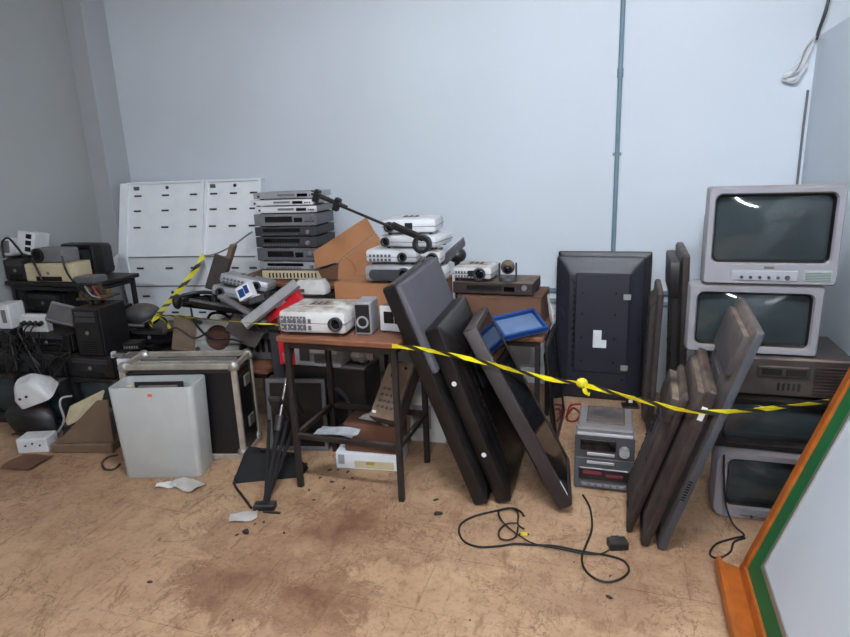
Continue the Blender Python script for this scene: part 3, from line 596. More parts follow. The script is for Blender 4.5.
st('pale disc player, lowest of three slim ones topping the stack', .045, 'white', 'grey', 'dvd', .02, 3)
st('pale disc player, middle of three slim ones topping the stack', .04, 'white', 'silver', 'dvd', -.005, 6)
st('pale disc player, topmost of three slim ones topping the stack', .045, 'silver', 'silver', 'dvd', .03, 8, d=.26)
# boom stand lying across
t = thing('boom_arm', 'black microphone boom arm lying from the player stack to the projectors', 'boom')
a, b = at(312, 194, 3.2), at(422, 240, 2.78); d = (b-a)
G().cyl(a, b, .0075, n=10).out('tube', 'black', t, True); G().cyl(a+Vector((0, 0, .018)), a+d*.36+Vector((0, 0, .012)), .006, n=8).out('extension', 'dark_grey', t, True)
for f in (.05, .26): G().box(a+d*f, (.035, .035, .075), (0, .4, 0), .006).out('clamp', 'black', t)
G().ringcyl(b+Vector((0, -.02, -.02)), b+Vector((0, .02, -.02)), .045, .028, 18).out('coiled_end', 'black', t, True); G().cyl(a+d*.82+Vector((-.03, 0, .03)), b+Vector((.03, 0, -.0)), .014, n=10).out('sleeve', 'black', t, True)
# cardboard piece
t = thing('cardboard_sheet', 'opened brown cardboard box leaning between players and projectors', 'cardboard')
G().prism([(0, 0), (.26, -.02), (.30, .17), (.22, .27), (.0, .10)], 0, .006).out('panel', 'cardboard', t)
G().prism([(.0, .10), (.22, .27), (.16, .36), (-.16, .16), (-.14, .06)], -.012, -.006).out('flap', 'cardboard', t); G().prism([(0, 0), (.01, .09), (-.13, .05), (-.10, .0)], .004, .008).out('flap', 'cardboard_dark', t)
G().tube(smooth_path([(.02, -.003, .14), (.08, -.003, .10), (.11, -.003, .05), (.07, -.003, .01)]), .0012, 4).out('tear_line', 'cardboard_dark', t)
frame(t, at(338, 283, 3.29), (1, .04, 0), (-.04, .9, -.3)); t.scale = (1.05, 1, 1.05); rest(t, .802)
# support boxes behind
carton('wide_carton', 'wide brown carton under the projector stack', .60, .29, .252, (-1.22, 2.965, .6165), (0, 0, 1), 'cardboard')
carton('brown_carton', 'brown carton holding up the opened cardboard beside the players', .26, .3, .80, (-1.70, 3.36, 0), (0, 0, 0), 'cardboard_dark') if False else None
# projector stack (two columns)
zb = .8725
PX, PY = -1.175, 2.95
projector('projector', 'silver projector with dark oval grille at the bottom of the projector stack', .30, .24, .10, (PX-.0, PY, zb), (0, 0, 3), 'silver', lens=.24, vent=False, style=1, lr=.03)
projector('projector', 'white projector with vents on the silver one in the projector stack', .29, .23, .082, (PX, PY+.01, zb+.101), (0, 0, 2), 'white', lens=.22, lr=.02)
projector('projector', 'white slim projector third from the bottom of the projector stack', .33, .24, .072, (PX+.09, PY+.02, zb+.184), (0, 0, -6), 'white', lens=-.38, vent=False, lr=.02)
projector('projector', 'white projector with black window on top of the projector stack', .29, .22, .085, (PX+.10, PY+.03, zb+.257), (0, 0, 6), 'white', lens=-.36, vent=False, style=2, lr=.022)
projector('projector', 'white projector standing behind the boom end beside the projector stack', .12, .14, .09, (PX+.215, PY+.02, zb), (0, 0, -4), 'white', lens=.1)
projector('projector', 'small white projector on another beside the projector stack', .115, .13, .085, (PX+.215, PY+.02, zb+.091), (0, 0, 5), 'white_dusty', lens=.1)
# right part of the work table
carton('dark_carton', 'dark brown wide carton on the table end', .46, .31, .165, (-.635, 3.12, .6165), (0, 0, -1), 'cardboard_dark')
t = thing('blue_tray', 'blue framed tray with pale inside on the table end', 'tray', (-.47, 2.80, .735), (0, 0, 30))
t.location = (-.50, 2.985, .66); t.rotation_euler = (R(22), R(-6), R(34)); t.scale = (.72, .72, 1)
bxo('bottom', 'blue_pale', t, -.17, .17, -.12, .12, 0, .008, 0)
for a, b, c, d in ((-.17, .17, -.12, -.1), (-.17, .17, .1, .12), (-.17, -.15, -.1, .1), (.15, .17, -.1, .1)): bxo('rim', 'blue', t, a, b, c, d, 0, .03, .003)
rest(t, .618)
player('video_player', 'black dusty player under the camera on the right of the projectors', .40, .28, .075, (-.63, 3.0, .812), (0, 0, -4), 'monitor_brown', 'black', 'vcr') if False else None
player('video_recorder', 'dark brown video recorder carrying the small camera', .44, .26, .07, (-.672, 3.14, .786), (0, 0, -2), 'monitor_brown', 'brown_edge', 'vcr')
t = thing('conference_camera', 'small dark camera with pale dome on the dark recorder', 'camera', (-.60, 3.22, .857), (0, 0, 8))
G().cyl((0, 0, 0), (0, 0, .018), .05, .045, n=20).out('base', 'dark_grey', t, True)
for s in (-1, 1): G().box((s*.045, 0, .055), (.010, .03, .08), bev=.004).out('yoke_arm', 'dark_grey', t)
G().sphere((0, 0, .072), .038, (1, 1, 1.05), 16, 12).out('head', 'beige_brown', t, True); G().cyl((0, -.025, .066), (0, -.046, .064), .026, .022, n=18).out('lens_barrel', 'black_clean', t, True); G().sphere((0, -.042, .064), .018, (1, .5, 1)).out('lens', 'lens', t, True)
projector('projector', 'wide white dusty projector next to the small camera', .22, .2, .08, (-.785, 3.15, .858), (0, 0, -3), 'white_dusty', lens=.2, lr=.028, style=2)
t = thing('tilted_plate', 'dark grey angled plate with a black ball beside the projectors', 'lamp')

Q = [at(433, 266, 3.2), at(463, 239, 3.34), at(465, 246, 3.36), at(441, 270, 3.24)]
G().loft([Q, [q+Vector((0, .015, .012)) for q in Q]]).out('plate', 'mid_grey', t)
c0 = at(457, 255, 3.36); G().sphere(c0, .05, (1.1, 1, .9), 16, 10).out('ball', 'black', t, True)
G().cyl(c0, (c0.x, c0.y, .622), .016, n=10).out('neck', 'black', t, True); G().cyl((c0.x, c0.y, .6165), (c0.x, c0.y, .632), .045, n=18).out('foot', 'black', t, True)
paper_sheet('white paper tag standing against the dark carton on the table end', (-.378, 3.25, .618), (82, 0, 90), .05, .16)
# ---------------------------------------------------------------- tall white panels
def white_panel(label, w_, loc, rz, wing=False):
    t = thing('slotted_panel', label, 'panel', loc, (0, 0, rz))
    zc_, zt = .885, 1.425; ys = (0.0, -.085, .075); th = .035   # y at floor, crease, top
    def face(z):  return ys[0]+(ys[1]-ys[0])*z/zc_ if z <= zc_ else ys[1]+(ys[2]-ys[1])*(z-zc_)/(zt-zc_)
    prof = [(ys[0], 0), (ys[1], zc_), (ys[2], zt), (ys[2]+th, zt), (ys[1]+th, zc_), (ys[0]+th, 0)]
    G().prismx(prof, 0, w_).out('sheet', 'panel_white', t)
    for x0, x1 in (((-.05 if wing else 0), .012), (w_-.02, w_)):
        G().prismx([(ys[0]-.018, 0), (ys[1]-.018, zc_), (ys[2]-.018, zt), (ys[2]+th+.01, zt), (ys[1]+th+.01, zc_), (ys[0]+th+.01, 0)], x0-.002, x1).out('side_rail', 'panel_white', t)
    G().bx(0, w_, ys[2]-.018, ys[2]+th, zt-.012, zt+.006, .003).out('top_rail', 'panel_white', t)
    for z in (.885, .66): G().box((w_/2, face(z)-.003, z), (w_-.05, .006, .008)).out('seam', 'grey', t)
    for z, xs in ((1.33, (.14, .5, .86)), (1.22, (.14, .5, .86)), (1.10, (.14, .5, .86)), (.80, (.16, .54, .86)), (.58, (.16, .54, .86)), (.45, (.16, .5, .86)), (.30, (.2, .6))):
        for x in xs: G().box((w_*x, face(z)-.002, z), (.058, .008, .013), bev=.002).out('slot', 'dark_grey', t)
    G().box((w_*.12, face(1.385)-.004, 1.385), (.045, .008, .028), bev=.002).out('latch', 'mid_grey', t)
    for z in (1.385, .61): G().cyl((w_*.52, face(z)+.004, z), (w_*.52, face(z)-.006, z), .012, n=12).out('rivet', 'dark_grey', t)
    if wing:
        G().loft([[(-.04, ys[1]-.0, .93), (-.19, ys[1]-.02, .82), (-.17, ys[1]-.02, .765), (-.04, ys[1], .77)], [(-.04, ys[1]+.03, .93), (-.19, ys[1], .82), (-.17, ys[1], .765), (-.04, ys[1]+.03, .77)]]).out('wing', 'panel_white', t)
        G().box((-.11, ys[1]-.018, .82), (.03, .01, .018), (0, 0, .1)).out('wing_slot', 'dark_grey', t)
    return t
white_panel('wider white slotted panel with a side wing leaning on the back wall', .63, (-3.59, 3.69, 0), 9, True)
white_panel('narrower white slotted panel beside the disc player stack', .45, (-2.955, 3.785, 0), 5)
# ---------------------------------------------------------------- pile behind the flight case
t = thing('speaker_box', 'grey empty speaker cabinet with a round hole lying in the pile', 'speaker', at(160, 345, 2.78), (-22, -4, 12))
hole = [(.27+.075*math.cos(2*math.pi*k/20), .10+.075*math.sin(2*math.pi*k/20)) for k in range(20)]
outer = []
for k in range(20):
    a = 2*math.pi*k/20; c, s = math.cos(a), math.sin(a); f = min((.13 if c < 0 else .13)/max(abs(c), 1e-6), .098/max(abs(s), 1e-6)); outer.append((.27+c*f, .10+s*f))
G().loft([[(x, 0, z) for x, z in outer], [(x, 0, z) for x, z in hole], [(x, .02, z) for x, z in hole], [(x, .02, z) for x, z in outer], [(x, 0, z) for x, z in outer]], False, False).out('baffle', 'speaker_grey', t)
bxo('cabinet', 'beige_brown', t, .0, .14, .0, .16, .002, .198, .003); G().bx(.14, .40, .05, .16, .002, .198).out('inner_back', 'brown_hole', t)
for x, z in ((.158, .178), (.382, .178), (.158, .022), (.382, .022)): G().cyl((x, .0, z), (x, -.008, z), .014, n=12).out('corner_screw', 'dark_grey', t, True)
bxo('name_plate', 'mid_grey', t, .10, .108, -.002, .002, .07, .13, 0)
t.location = (-2.50, 2.745, .5); t.rotation_euler = (R(-14), R(7), R(14)); rest(t, .42)
projector('projector', 'silver projector tilted on the pile, upper of two', .28, .20, .07, (-2.06, 2.88, .775), (-6, 14, 16), 'silver', lens=.26, lr=.022)
projector('projector', 'silver projector tilted on the pile, lower of two', .28, .20, .07, (-2.12, 2.87, .695), (-6, 12, 12), 'silver', lens=-.3, lr=.02, vent=False)
carton('red_box', 'red and white glossy box wedged in the pile beside the desk', .22, .07, .12, (-1.745, 2.79, .74), (-30, -34, 14), 'red', strips=[('label_white', .35, .65, .35, .75), ('red_dark', 0, .2, 0, 1)])
carton('red_box', 'darker red box under the glossy red box in the pile', .24, .09, .07, (-1.625, 2.74, .601), (0, 0, 4), 'red_dark', strips=[('orange_sticker', .3, .8, .2, .6)])
t = thing('metal_channel', 'long grey metal channel lying across the pile', 'channel')
a, b = at(243, 322, 2.66), at(296, 280, 2.84); x = (b-a); n = x.normalized()
L_ = x.length; bxo('web', 'silver', t, 0, L_, 0, .006, -.03, .03, 0); bxo('flange', 'silver', t, 0, L_, 0, .02, .026, .03, 0); bxo('flange', 'silver', t, 0, L_, 0, .02, -.03, -.026, 0); frame(t, a, x, (0, 1, -.6))
t = thing('grey_plate', 'brown grey flat plate tilted in the pile', 'plate'); bxo('plate', 'monitor_brown', t, 0, .2, 0, .012, 0, .11, .002); bxo('fold', 'mid_grey', t, 0, .2, 0, .03, .105, .11, 0); frame(t, at(222, 310, 2.74), (.6, .1, -.4), (.1, .9, -.4))
t = thing('headphones', 'black rounded headset shells tangled on the pile', 'headset', (-2.42, 2.98, .74), (0, 0, 20))
g = G(); 
G().tube(smooth_path([(-.11, 0, 0), (-.10, 0, .07), (0, 0, .11), (.10, 0, .07), (.11, 0, 0)]), .012).out('headband', 'black', t, True)
for s in (-1, 1): G().sphere((s*.11, 0, -.01), .045, (.6, 1, 1.1)).out('ear_cup', 'black', t, True)
t.rotation_euler = (R(-78), 0, R(25)); t.location = (-2.38, 2.88, .62)
t = thing('gear_bag', 'dark blue grey crumpled bag lying on the pile', 'bag', (-2.38, 3.12, .402), (0, 0, 10)); g = G().sphere((0, 0, .09), .17, (1.15, .75, .62), 16, 10)
for v in g.bm.verts: v.co += Vector((math.sin(v.co.y*40)*.012, math.sin(v.co.x*35)*.012, math.sin(v.co.x*28+v.co.y*20)*.014)); v.co.z = max(0, v.co.z)
g.out('bag_body', 'dark_grey', t, True); G().tube(smooth_path([(-.1, -.06, .17), (-.04, -.1, .24), (.04, -.1, .24), (.1, -.06, .17)]), .009).out('strap', 'black', t, True)
t = thing('equipment_box', 'grey equipment box under the tilted silver projectors', 'box', (-1.99, 2.92, .402), (0, 0, 4)); bxo('case', 'mid_grey', t, -.11, .11, 0, .26, 0, .25, .008)
for k in range(5): G().box((-.08+k*.04, -.001, .09), (.02, .004, .08)).out('vent_slot', 'hole', t)
carton('small_box', 'small blue and white box on the pile above the flight case corner', .085, .06, .075, (-1.93, 2.72, .53), (-15, -25, 10), 'label_white', strips=[('blue', .15, .55, .2, .8), ('blue', .6, .9, .3, .9)])
t = thing('crate', 'dark plastic crate behind the flight case corner', 'crate', (-1.815, 2.78, 0), (0, 0, 0)); bxo('bin', 'dark_grey', t, -.036, .036, 0, .38, 0, .64, .006); bxo('rim', 'black', t, -.038, .038, -.004, .384, .62, .645, .003)


t = thing('desk_telephone', 'silver telephone base with black handset in the pile', 'telephone', (-1.80, 2.95, .70), (10, -10, 25)); G().prismx([(0, 0), (.18, 0), (.18, .06), (0, .02)], -.09, .09).out('base', 'silver', t); G().tube(smooth_path([(-.06, .02, .05), (-.06, .06, .08), (-.06, .12, .09), (-.06, .16, .075)]), .018, 8).out('handset', 'black', t, True)
for i in range(3):
    for j in range(4): G().box((.0+i*.026, .04+j*.03, .033+j*.0067), (.016, .018, .008)).out('key', 'dark_grey', t)
t.location = (-1.815, 2.96, .7); rest(t, .648)
carton('brown_carton', 'brown carton standing under the telephone in the pile', .18, .3, .64, (-1.76, 2.84+.36, 0), (0, 0, 0), 'cardboard_dark') if False else None
t = thing('cream_casing', 'cream rounded casing lying in front of the opened cardboard', 'casing', (-1.74, 3.1, .9), (0, 0, 6)); t.scale = (.8, .6, .8); G().loft([[(x, y, 0) for x, y in rrect(.26, .17, .03, 3)], [(x, y, .05) for x, y in rrect(.26, .17, .03, 3)], [(x, y, .10) for x, y in rrect(.20, .10, .03, 3, .01)]]).out('shell', 'white_dusty', t, True); bxo('label', 'mid_grey', t, -.1, -.03, -.087, -.084, .015, .04, 0)
def slab(name, label, cat, w_, d, h_, m, loc, rot, z=None, buttons=None, bm='dark_grey'):
    t = thing(name, label, cat, loc, rot); bxo('body', m, t, -w_/2, w_/2, -d/2, d/2, 0, h_, min(.006, h_*.3), 2)
    if buttons:
        nx, ny = buttons
        for i in range(nx):
            for j in range(ny): G().box((-w_*.4+w_*.8*(i+.5)/nx, -d*.4+d*.8*(j+.5)/ny, h_+.001), (w_*.55/nx, d*.55/ny, .005)).out('button', bm, t)
    if z is not None: rest(t, z)
    return t
slab('keyboard', 'black keyboard lying tilted over the pile beside the speaker cabinet', 'keyboard', .40, .14, .022, 'black', (-2.12, 2.80, .6), (-24, 14, 24), .56, (13, 5))
slab('remote_control', 'grey remote control lying on the pile near the red boxes', 'remote', .05, .18, .018, 'mid_grey', (-1.92, 2.80, .60), (-20, 10, -40), .655, (3, 6), 'black')
slab('loose_board', 'brown grey panel leaning upright against the tilted silver projectors', 'board', .10, .012, .22, 'monitor_brown', (-2.36, 3.0, .7), (-10, 20, 10), .60)
slab('pale_board', 'narrow pale board standing up out of the pile', 'board', .03, .06, .34, 'beige_brown', (-2.40, 3.10, .7), (0, 24, 14), .62)
slab('black_deck', 'black dusty deck lying flat on the pile behind the speaker cabinet', 'player', .30, .18, .06, 'black', (-2.20, 3.09, .66), (0, 0, 6), .665, (8, 1))
slab('adapter', 'black adapter brick lying beside the small blue and white box', 'adapter', .09, .05, .035, 'black', (-1.87, 2.74, .6), (-10, -14, 30), .545, (1, 1), 'label_white')
slab('dark_plank', 'dark plank slanting down behind the flight case corner', 'plank', .30, .05, .02, 'mid_grey', (-1.98, 2.745, .58), (0, 30, 8), .50)
t = thing('black_helmet', 'glossy black rounded shell on the pile below the tape', 'shell', (-2.46, 3.0, .62), (-14, 10, 20)); G().loft([[(x, y, 0) for x, y in rrect(.22, .15, .06, 4)], [(x, y, .05) for x, y in rrect(.22, .15, .06, 4)], [(x, y, .09) for x, y in rrect(.15, .09, .04, 4)]], True, True).out('shell', 'screen', t, True); G().box((.03, -.03, .085), (.07, .03, .012), (0, 0, .3), .004).out('white_highlight', 'label_white', t); G().tube(smooth_path([(-.1, -.08, .02), (0, -.1, .03), (.1, -.08, .02)]), .008, 6).out('rim', 'black', t, True); rest(t, .60)  # small white block imitates the bright highlight on the glossy shell
def by_label(start): return [o for o in bpy.data.objects if not o.parent and str(o.get('label', '')).startswith(start)][0]
PILE = (('grey equipment box under', .402), ('grey empty speaker', .402), ('dark blue grey crumpled', .402), ('glossy black rounded', .52), ('black rounded headset', .50), ('black dusty deck', .46), ('narrow pale board', .41), ('brown grey panel leaning', .46), ('brown grey flat plate', .52), ('black keyboard lying', .50), ('silver projector tilted on the pile, lower', .60), ('silver projector tilted on the pile, upper', .66), ('darker red box', .601), ('red and white glossy', .62), ('long grey metal channel', .58), ('silver telephone base', .60), ('grey remote control', .58), ('dark plank slanting', .45), ('black adapter brick', .52), ('small blue and white', .52), ('cream rounded casing', .70))
loose = [by_label(a) for a, z0 in PILE]
for a, z0 in PILE:
    o = by_label(a); settle(o, z0, loose); loose.remove(o)
for k, (lab, pts, m) in enumerate((('black cable trailing over the pile onto the flight case', [(-2.45, 2.9, .70), (-2.3, 2.74, .66), (-2.15, 2.67, .60), (-2.0, 2.67, .60), (-1.9, 2.68, .56)], 'cable'), ('brown cable hanging beside the speaker cabinet', [(-2.55, 2.78, .62), (-2.5, 2.71, .60), (-2.4, 2.70, .64), (-2.3, 2.715, .58), (-2.2, 2.72, .62)], 'brown_edge'))):
    cable('pile_cable', lab, pts, .006, m)
# ---------------------------------------------------------------- dark heap on the left
spots = [(-3.69, 2.52, 0, 2), (-3.325, 2.53, 0, -1), (-2.965, 2.585, 0, 2)]
for i, (x, y, z, r) in enumerate(spots):
    crt('tube_monitor', ['black computer monitor on the floor nearest the grey side wall', 'black computer monitor on the floor behind the white box with holes', 'black computer monitor on the floor behind the open beige case'][i], .34, .33, .26, (x, y, z), r, 'black', 'black', bottom=.05, grille=False, buttons=3)
tower('computer_tower', 'black computer lying under the boxy white unit at the grey side wall', .36, .28, .16, (-3.70, 2.55, .331), (0, 0, 2))
tower('computer_tower', 'black computer lying on the middle floor monitor in the dark heap', .35, .28, .15, (-3.325, 2.56, .331), (0, 0, -2))
tower('computer_tower', 'black computer lying on the monitor beside the flight case', .33, .26, .13, (-2.96, 2.585, .331), (0, 0, 3))
tower('computer_tower', 'black computer on its side on top of another by the grey side wall', .34, .27, .11, (-3.70, 2.56, .492), (0, 0, -2))
tower('computer_tower', 'black computer under the tilted grey unit in the dark heap', .34, .26, .11, (-3.26, 2.58, .482), (0, 0, 3))
tower('computer_tower', 'black computer standing upright under the brown circuit assembly', .17, .24, .29, (-2.95, 2.60, .462), (0, 0, 6))
for i, (x, y, z, w_, d, h_, r, lab) in enumerate([(-3.715, 2.93, 0, .19, .3, .44, 2, 'black computer standing under the dark table nearest the grey side wall'), (-3.50, 2.92, 0, .19, .3, .42, -3, 'black computer standing under the dark table behind the floor monitors'), (-3.275, 2.94, 0, .17, .3, .44, 3, 'black computer standing under the dark table outer leg'),
        (-3.66, 2.92, .445, .36, .28, .17, 2, 'black computer lying on two others under the dark table'), (-3.33, 2.94, .445, .25, .28, .19, -2, 'black computer lying under the black monitor table end'), (-3.66, 2.93, .62, .34, .27, .13, -2, 'topmost black computer lying beneath the beige case table'),
        (-2.93, 2.93, 0, .19, .30, .43, 4, 'black computer standing between the dark table and the low table'), (-2.70, 2.95, 0, .17, .30, .40, -4, 'black computer standing beside the low table legs'), (-2.86, 2.97, .435, .33, .26, .09, 8, 'black computer lying across two others beside the white panel'), ]):
    tower('computer_tower', lab, w_, d, h_, (x, y, z), (0, 0, r))
t = thing('vacuum_part', 'dark rounded machine shell on the computers beside the white panel', 'shell', (-2.93, 2.97, .53), (0, 0, 20)); G().sphere((0, .08, .07), .11, (1.1, .9, .7), 14, 9).out('shell', 'dark_grey', t, True); G().tube(smooth_path([(-.08, .02, .08), (-.12, -.05, .10), (-.04, -.09, .05), (.06, -.06, .03)]), .014, 8).out('hose', 'black', t, True)
rest(t, .528)
# on top of the dark table
crt('tube_monitor', 'black monitor with flat dusty lid on the dark table by the panels', .29, .22, .19, (-3.44, 3.06, .841), -3, 'black', 'black', bottom=.04, grille=False, buttons=3)

tower('computer_case', 'beige desktop computer case lying on the dark table edge', .36, .17, .12, (-3.485, 2.865, .841), (0, 0, 4), 'beige', 'beige')
t = thing('grey_projector', 'grey round vented unit on the beige computer case', 'projector', (-3.50, 2.885, .962), (0, 0, 2)); bxo('body', 'grey', t, -.13, .13, 0, .14, 0, .09, .015, 2); G().ringcyl((-.06, .002, .05), (-.06, -.012, .05), .045, .03).out('fan_ring', 'black', t, True); G().cyl((-.06, 0, .05), (-.06, -.004, .05), .03, n=16).out('fan', 'hole', t)
tower('computer_case', 'dark desktop computer case beneath the white outlet box by the wall', .19, .30, .14, (-3.785, 2.88, .841), (0, 0, 1))
t = thing('voltage_stabilizer', 'white outlet box with three black sockets tilted on the heap', 'stabilizer', (-3.725, 2.92, 1.0), (-8, 10, 14)); bxo('case', 'white', t, -.06, .06, 0, .15, 0, .15, .008, 2)
for k in range(3): bxo('socket', 'hole', t, .0, .038, -.003, .003, .02+.042*k, .05+.042*k, .002)
rest(t, .983)
t = thing('white_monitor', 'pale tilted casing next to the outlet box by the grey side wall', 'casing', (-3.862, 2.9, .93), (-6, 0, 0)); bxo('case', 'white', t, -.04, .04, 0, .2, 0, .12, .015, 2); bxo('lid', 'grey', t, -.034, .034, -.004, .002, .02, .10, .004); rest(t, .983)
cable('heap_cable', 'black cable arching over the white casings on the heap', [at(4, 258, 2.86), at(2, 243, 2.86), at(8, 238, 2.85), at(16, 246, 2.85), at(24, 256, 2.84), at(33, 262, 2.84), at(42, 280, 2.83)], .007)
cable('heap_cable', 'black cable drooping across the beige computer case', [at(62, 256, 2.86), at(65, 268, 2.85), at(72, 280, 2.835), at(85, 290, 2.83), at(96, 300, 2.83)], .006)
t = thing('flat_deck', 'grey flat deck lying before the black monitor on the dark table', 'player', (-3.24, 2.87, .841), (0, 0, 10)); t.location = (-3.215, 2.87, .841); t.scale = (.6, 1, 1); t.rotation_euler = (0, 0, R(2)); bxo('chassis', 'mid_grey', t, -.13, .13, 0, .12, 0, .035, .004); bxo('lid', 'grey', t, -.12, .12, .01, .11, .035, .04, .002)
t = thing('circuit_assembly', 'exposed brown circuit assembly with wires beside the white panel', 'circuit', (-2.95, 2.66, .79), (0, 0, 12)); bxo('board', 'pcb', t, -.09, .09, 0, .15, 0, .01, 0)
for k in range(14): G().box((random.uniform(-.07, .07), random.uniform(.02, .13), .02), (.02, .02, random.uniform(.02, .12))).out('component', random.choice(['brown_hole', 'brass', 'dark_grey', 'pcb']), t)
for k in range(3): G().tube(smooth_path([(-.06+.05*k, .03, .05), (-.04+.05*k, -.04, .09), (.02+.04*k, -.06, .04), (.05+.03*k, -.02, .02)]), .004, 5).out('wire', ['cable', 'cable_grey', 'cable_red'][k], t, True)
t = thing('tilted_box', 'dark grey square unit tilted on the black machines in the heap', 'box', (-3.125, 2.575, .62), (-24, 20, 28)); bxo('case', 'mid_grey', t, -.08, .08, 0, .12, 0, .12, .006); bxo('cover', 'dark_grey', t, -.07, .07, -.004, .002, .015, .105, .003); rest(t, .594)
t = thing('white_power_box', 'small white ribbed power unit standing on the black machine by the wall', 'power unit', (-3.58, 2.58, .604), (0, 0, 8)); bxo('case', 'white', t, -.055, .055, 0, .12, 0, .155, .006); bxo('plate', 'grey', t, .0, .03, -.002, .002, .04, .12, 0)
t = thing('outlet_strip', 'white outlet strip with plugged black cables on the heap', 'power strip', (-3.345, 2.59, .594), (0, 0, 6)); bxo('body', 'white', t, -.09, .09, 0, .05, 0, .105, .006)
for k in range(4): G().cyl((-.06+.04*k, .002, .06), (-.06+.04*k, -.025, .055), .014, n=10).out('plug', 'black', t)
for k in range(3): G().tube(smooth_path([(-.05+.045*k, -.02, .06), (-.055+.045*k, -.06, .03), (-.07+.03*k, -.06, -.06), (-.09+.03*k, -.04, -.12)]), .005, 5).out('cord', 'cable', t, True)
rest(t, .484) if False else None
t = thing('white_cover', 'rounded white plastic cover tilted low in the dark heap', 'cover', (-3.27, 2.44, .30), (0, 0, 0)); G().loft([[(x, y, 0) for x, y in rrect(.26, .2, .05, 4)], [(x, y, .07) for x, y in rrect(.25, .19, .05, 4)], [(x, y, .15) for x, y in rrect(.16, .12, .04, 4, .0)], [(x, y, .17) for x, y in rrect(.12, .09, .03, 4)]], False, True).out('shell', 'white', t, True)
for k in range(2): G().cyl((-.06+.05*k, -.083, .08), (-.06+.05*k, -.094, .085), .01, n=10).out('hole', 'dark_grey', t)
t.rotation_euler = (R(24), R(-18), R(20)); t.location = (-3.19, 2.42, .27); t.scale = (.8, .8, .8)
t = thing('black_bundle', 'black crumpled sack on the floor under the white cover', 'sack', (-3.29, 2.42, 0)); g = G().sphere((0, 0, .1), .17, (1.1, .46, .72), 16, 10)
for v in g.bm.verts: v.co += Vector((math.sin(v.co.z*40)*.012, 0, math.sin(v.co.x*30)*.012)); v.co.z = max(0, v.co.z)
g.out('sack', 'black', t, True); G().tube(smooth_path([(-.1, -.065, .03), (0, -.088, .06), (.1, -.065, .03)]), .006).out('tie', 'cable', t, True)
t = thing('white_switch_box', 'white low box with small holes on the floor before the heap', 'box', atz(34, 444), (0, 0, 20)); bxo('case', 'white', t, 0, .17, 0, .11, 0, .085, .005)
for k in range(3): G().cyl((.05+.04*k, .002, .045+.012*(k % 2)), (.05+.04*k, -.003, .045+.012*(k % 2)), .006, n=8).out('hole', 'hole', t)
t.location = (-3.18, 2.215, 0)
t = thing('open_computer', 'opened beige computer case tipped over on the floor beside the white casing', 'computer', (-2.80, 2.315, 0), (0, 0, 14))
bxo('base_plate', 'beige_brown', t, -.20, .16, .0, .22, 0, .055, .006)
G().loft([[(-.16, .0, .06), (.16, .02, .06), (.16, .03, .30), (.10, .03, .30)], [(-.16, .012, .06), (.16, .032, .06), (.16, .042, .30), (.10, .042, .30)]]).out('side_panel', 'beige_brown', t)
G().box((-.03, .10, .225), (.24, .15, .012), (.55, -.42, 0), .002).out('top_cover', 'beige', t); bxo('drive_cage', 'mid_grey', t, -.06, .1, .06, .2, .055, .19, .003); G().box((-.1, .08, .11), (.08, .1, .1), (.2, .2, .3)).out('board', 'black', t)
cable('floor_cable', 'pale cable bent over the opened beige computer', [at(58, 432, 2.32), at(64, 420, 2.33), at(60, 405, 2.34), at(62, 398, 2.36), at(72, 396, 2.40)], .006, 'cable_grey')
for lab, pts in (('dark red brown cable curving on the floor before the heap', [(56, 446), (60, 441), (74, 438), (90, 443), (104, 447), (112, 449)]), ('dark thin cable looped on the floor at the white casing', [(118, 455), (108, 457), (102, 463), (105, 469), (114, 469), (120, 464)])):
    cable('floor_cable', lab, [atz(x, y, .006) for x, y in pts], .006, 'brown_edge')
# clutter between heap and case
t = thing('narrow_plank', 'pale strip lying across the clutter beside the flight case', 'strip', at(72, 361, 2.6)); bxo('strip', 'grey', t, 0, .24, 0, .05, 0, .02, .003); bxo('end_cap', 'white', t, -.02, .04, .0, .05, -.005, .03, .004); t.location = (-2.80, 2.60, .47); t.scale = (.28, .6, 1); t.rotation_euler = (0, R(4), R(12)); rest(t, .463)
t = thing('router', 'black network unit with pale ports on the clutter', 'router', (-2.86, 2.60, .463), (0, 0, 18)); bxo('case', 'black', t, -.10, .10, 0, .12, 0, .045, .004)
for k in range(6): bxo('port', 'grey', t, -.085+.03*k, -.067+.03*k, -.003, .002, .012, .028, 0)
t.location = (-2.80, 2.75, .463); t.scale = (.5, .8, 1)
t = thing('white_box_lid', 'white open box with red marks beside the flight case top', 'box', (-2.66, 2.56, .30), (0, 0, 14)); 
for b in ((-.12, .12, 0, .012, 0, .16), (-.12, .12, .188, .2, 0, .16), (-.12, -.108, .012, .188, 0, .16), (.108, .12, .012, .188, 0, .16), (-.12, .12, 0, .2, 0, .012)): bxo('wall', 'white', t, *b, .001)
bxo('mark', 'red', t, -.06, -.01, -.0015, .001, .1, .125, 0); bxo('content', 'mid_grey', t, -.09, .07, .03, .16, .013, .17, .004); t.location = (-2.675, 2.61, .336); t.scale = (.7, .7, .8)
carton('brown_carton', 'brown carton on the floor under the white open box', .2, .2, .33, (-2.675, 2.60, 0), (0, 0, 3), 'cardboard_dark')
t = thing('cable_heap', 'tangled black cables lying over the dark heap machines', 'cables', (0, 0, 0))
random.seed(3)
for k in range(9):
    x, y = random.uniform(-3.45, -3.0), random.uniform(2.46, 2.52); z = .56
    pts = [(x+random.uniform(-.16, .16), y+random.uniform(-.04, .02), z+random.uniform(-.2, .07)) for _ in range(6)]
    G().tube(smooth_path(pts), .005, 5).out('strand', random.choice(['cable', 'cable', 'cable', 'brown_edge']), t, True)
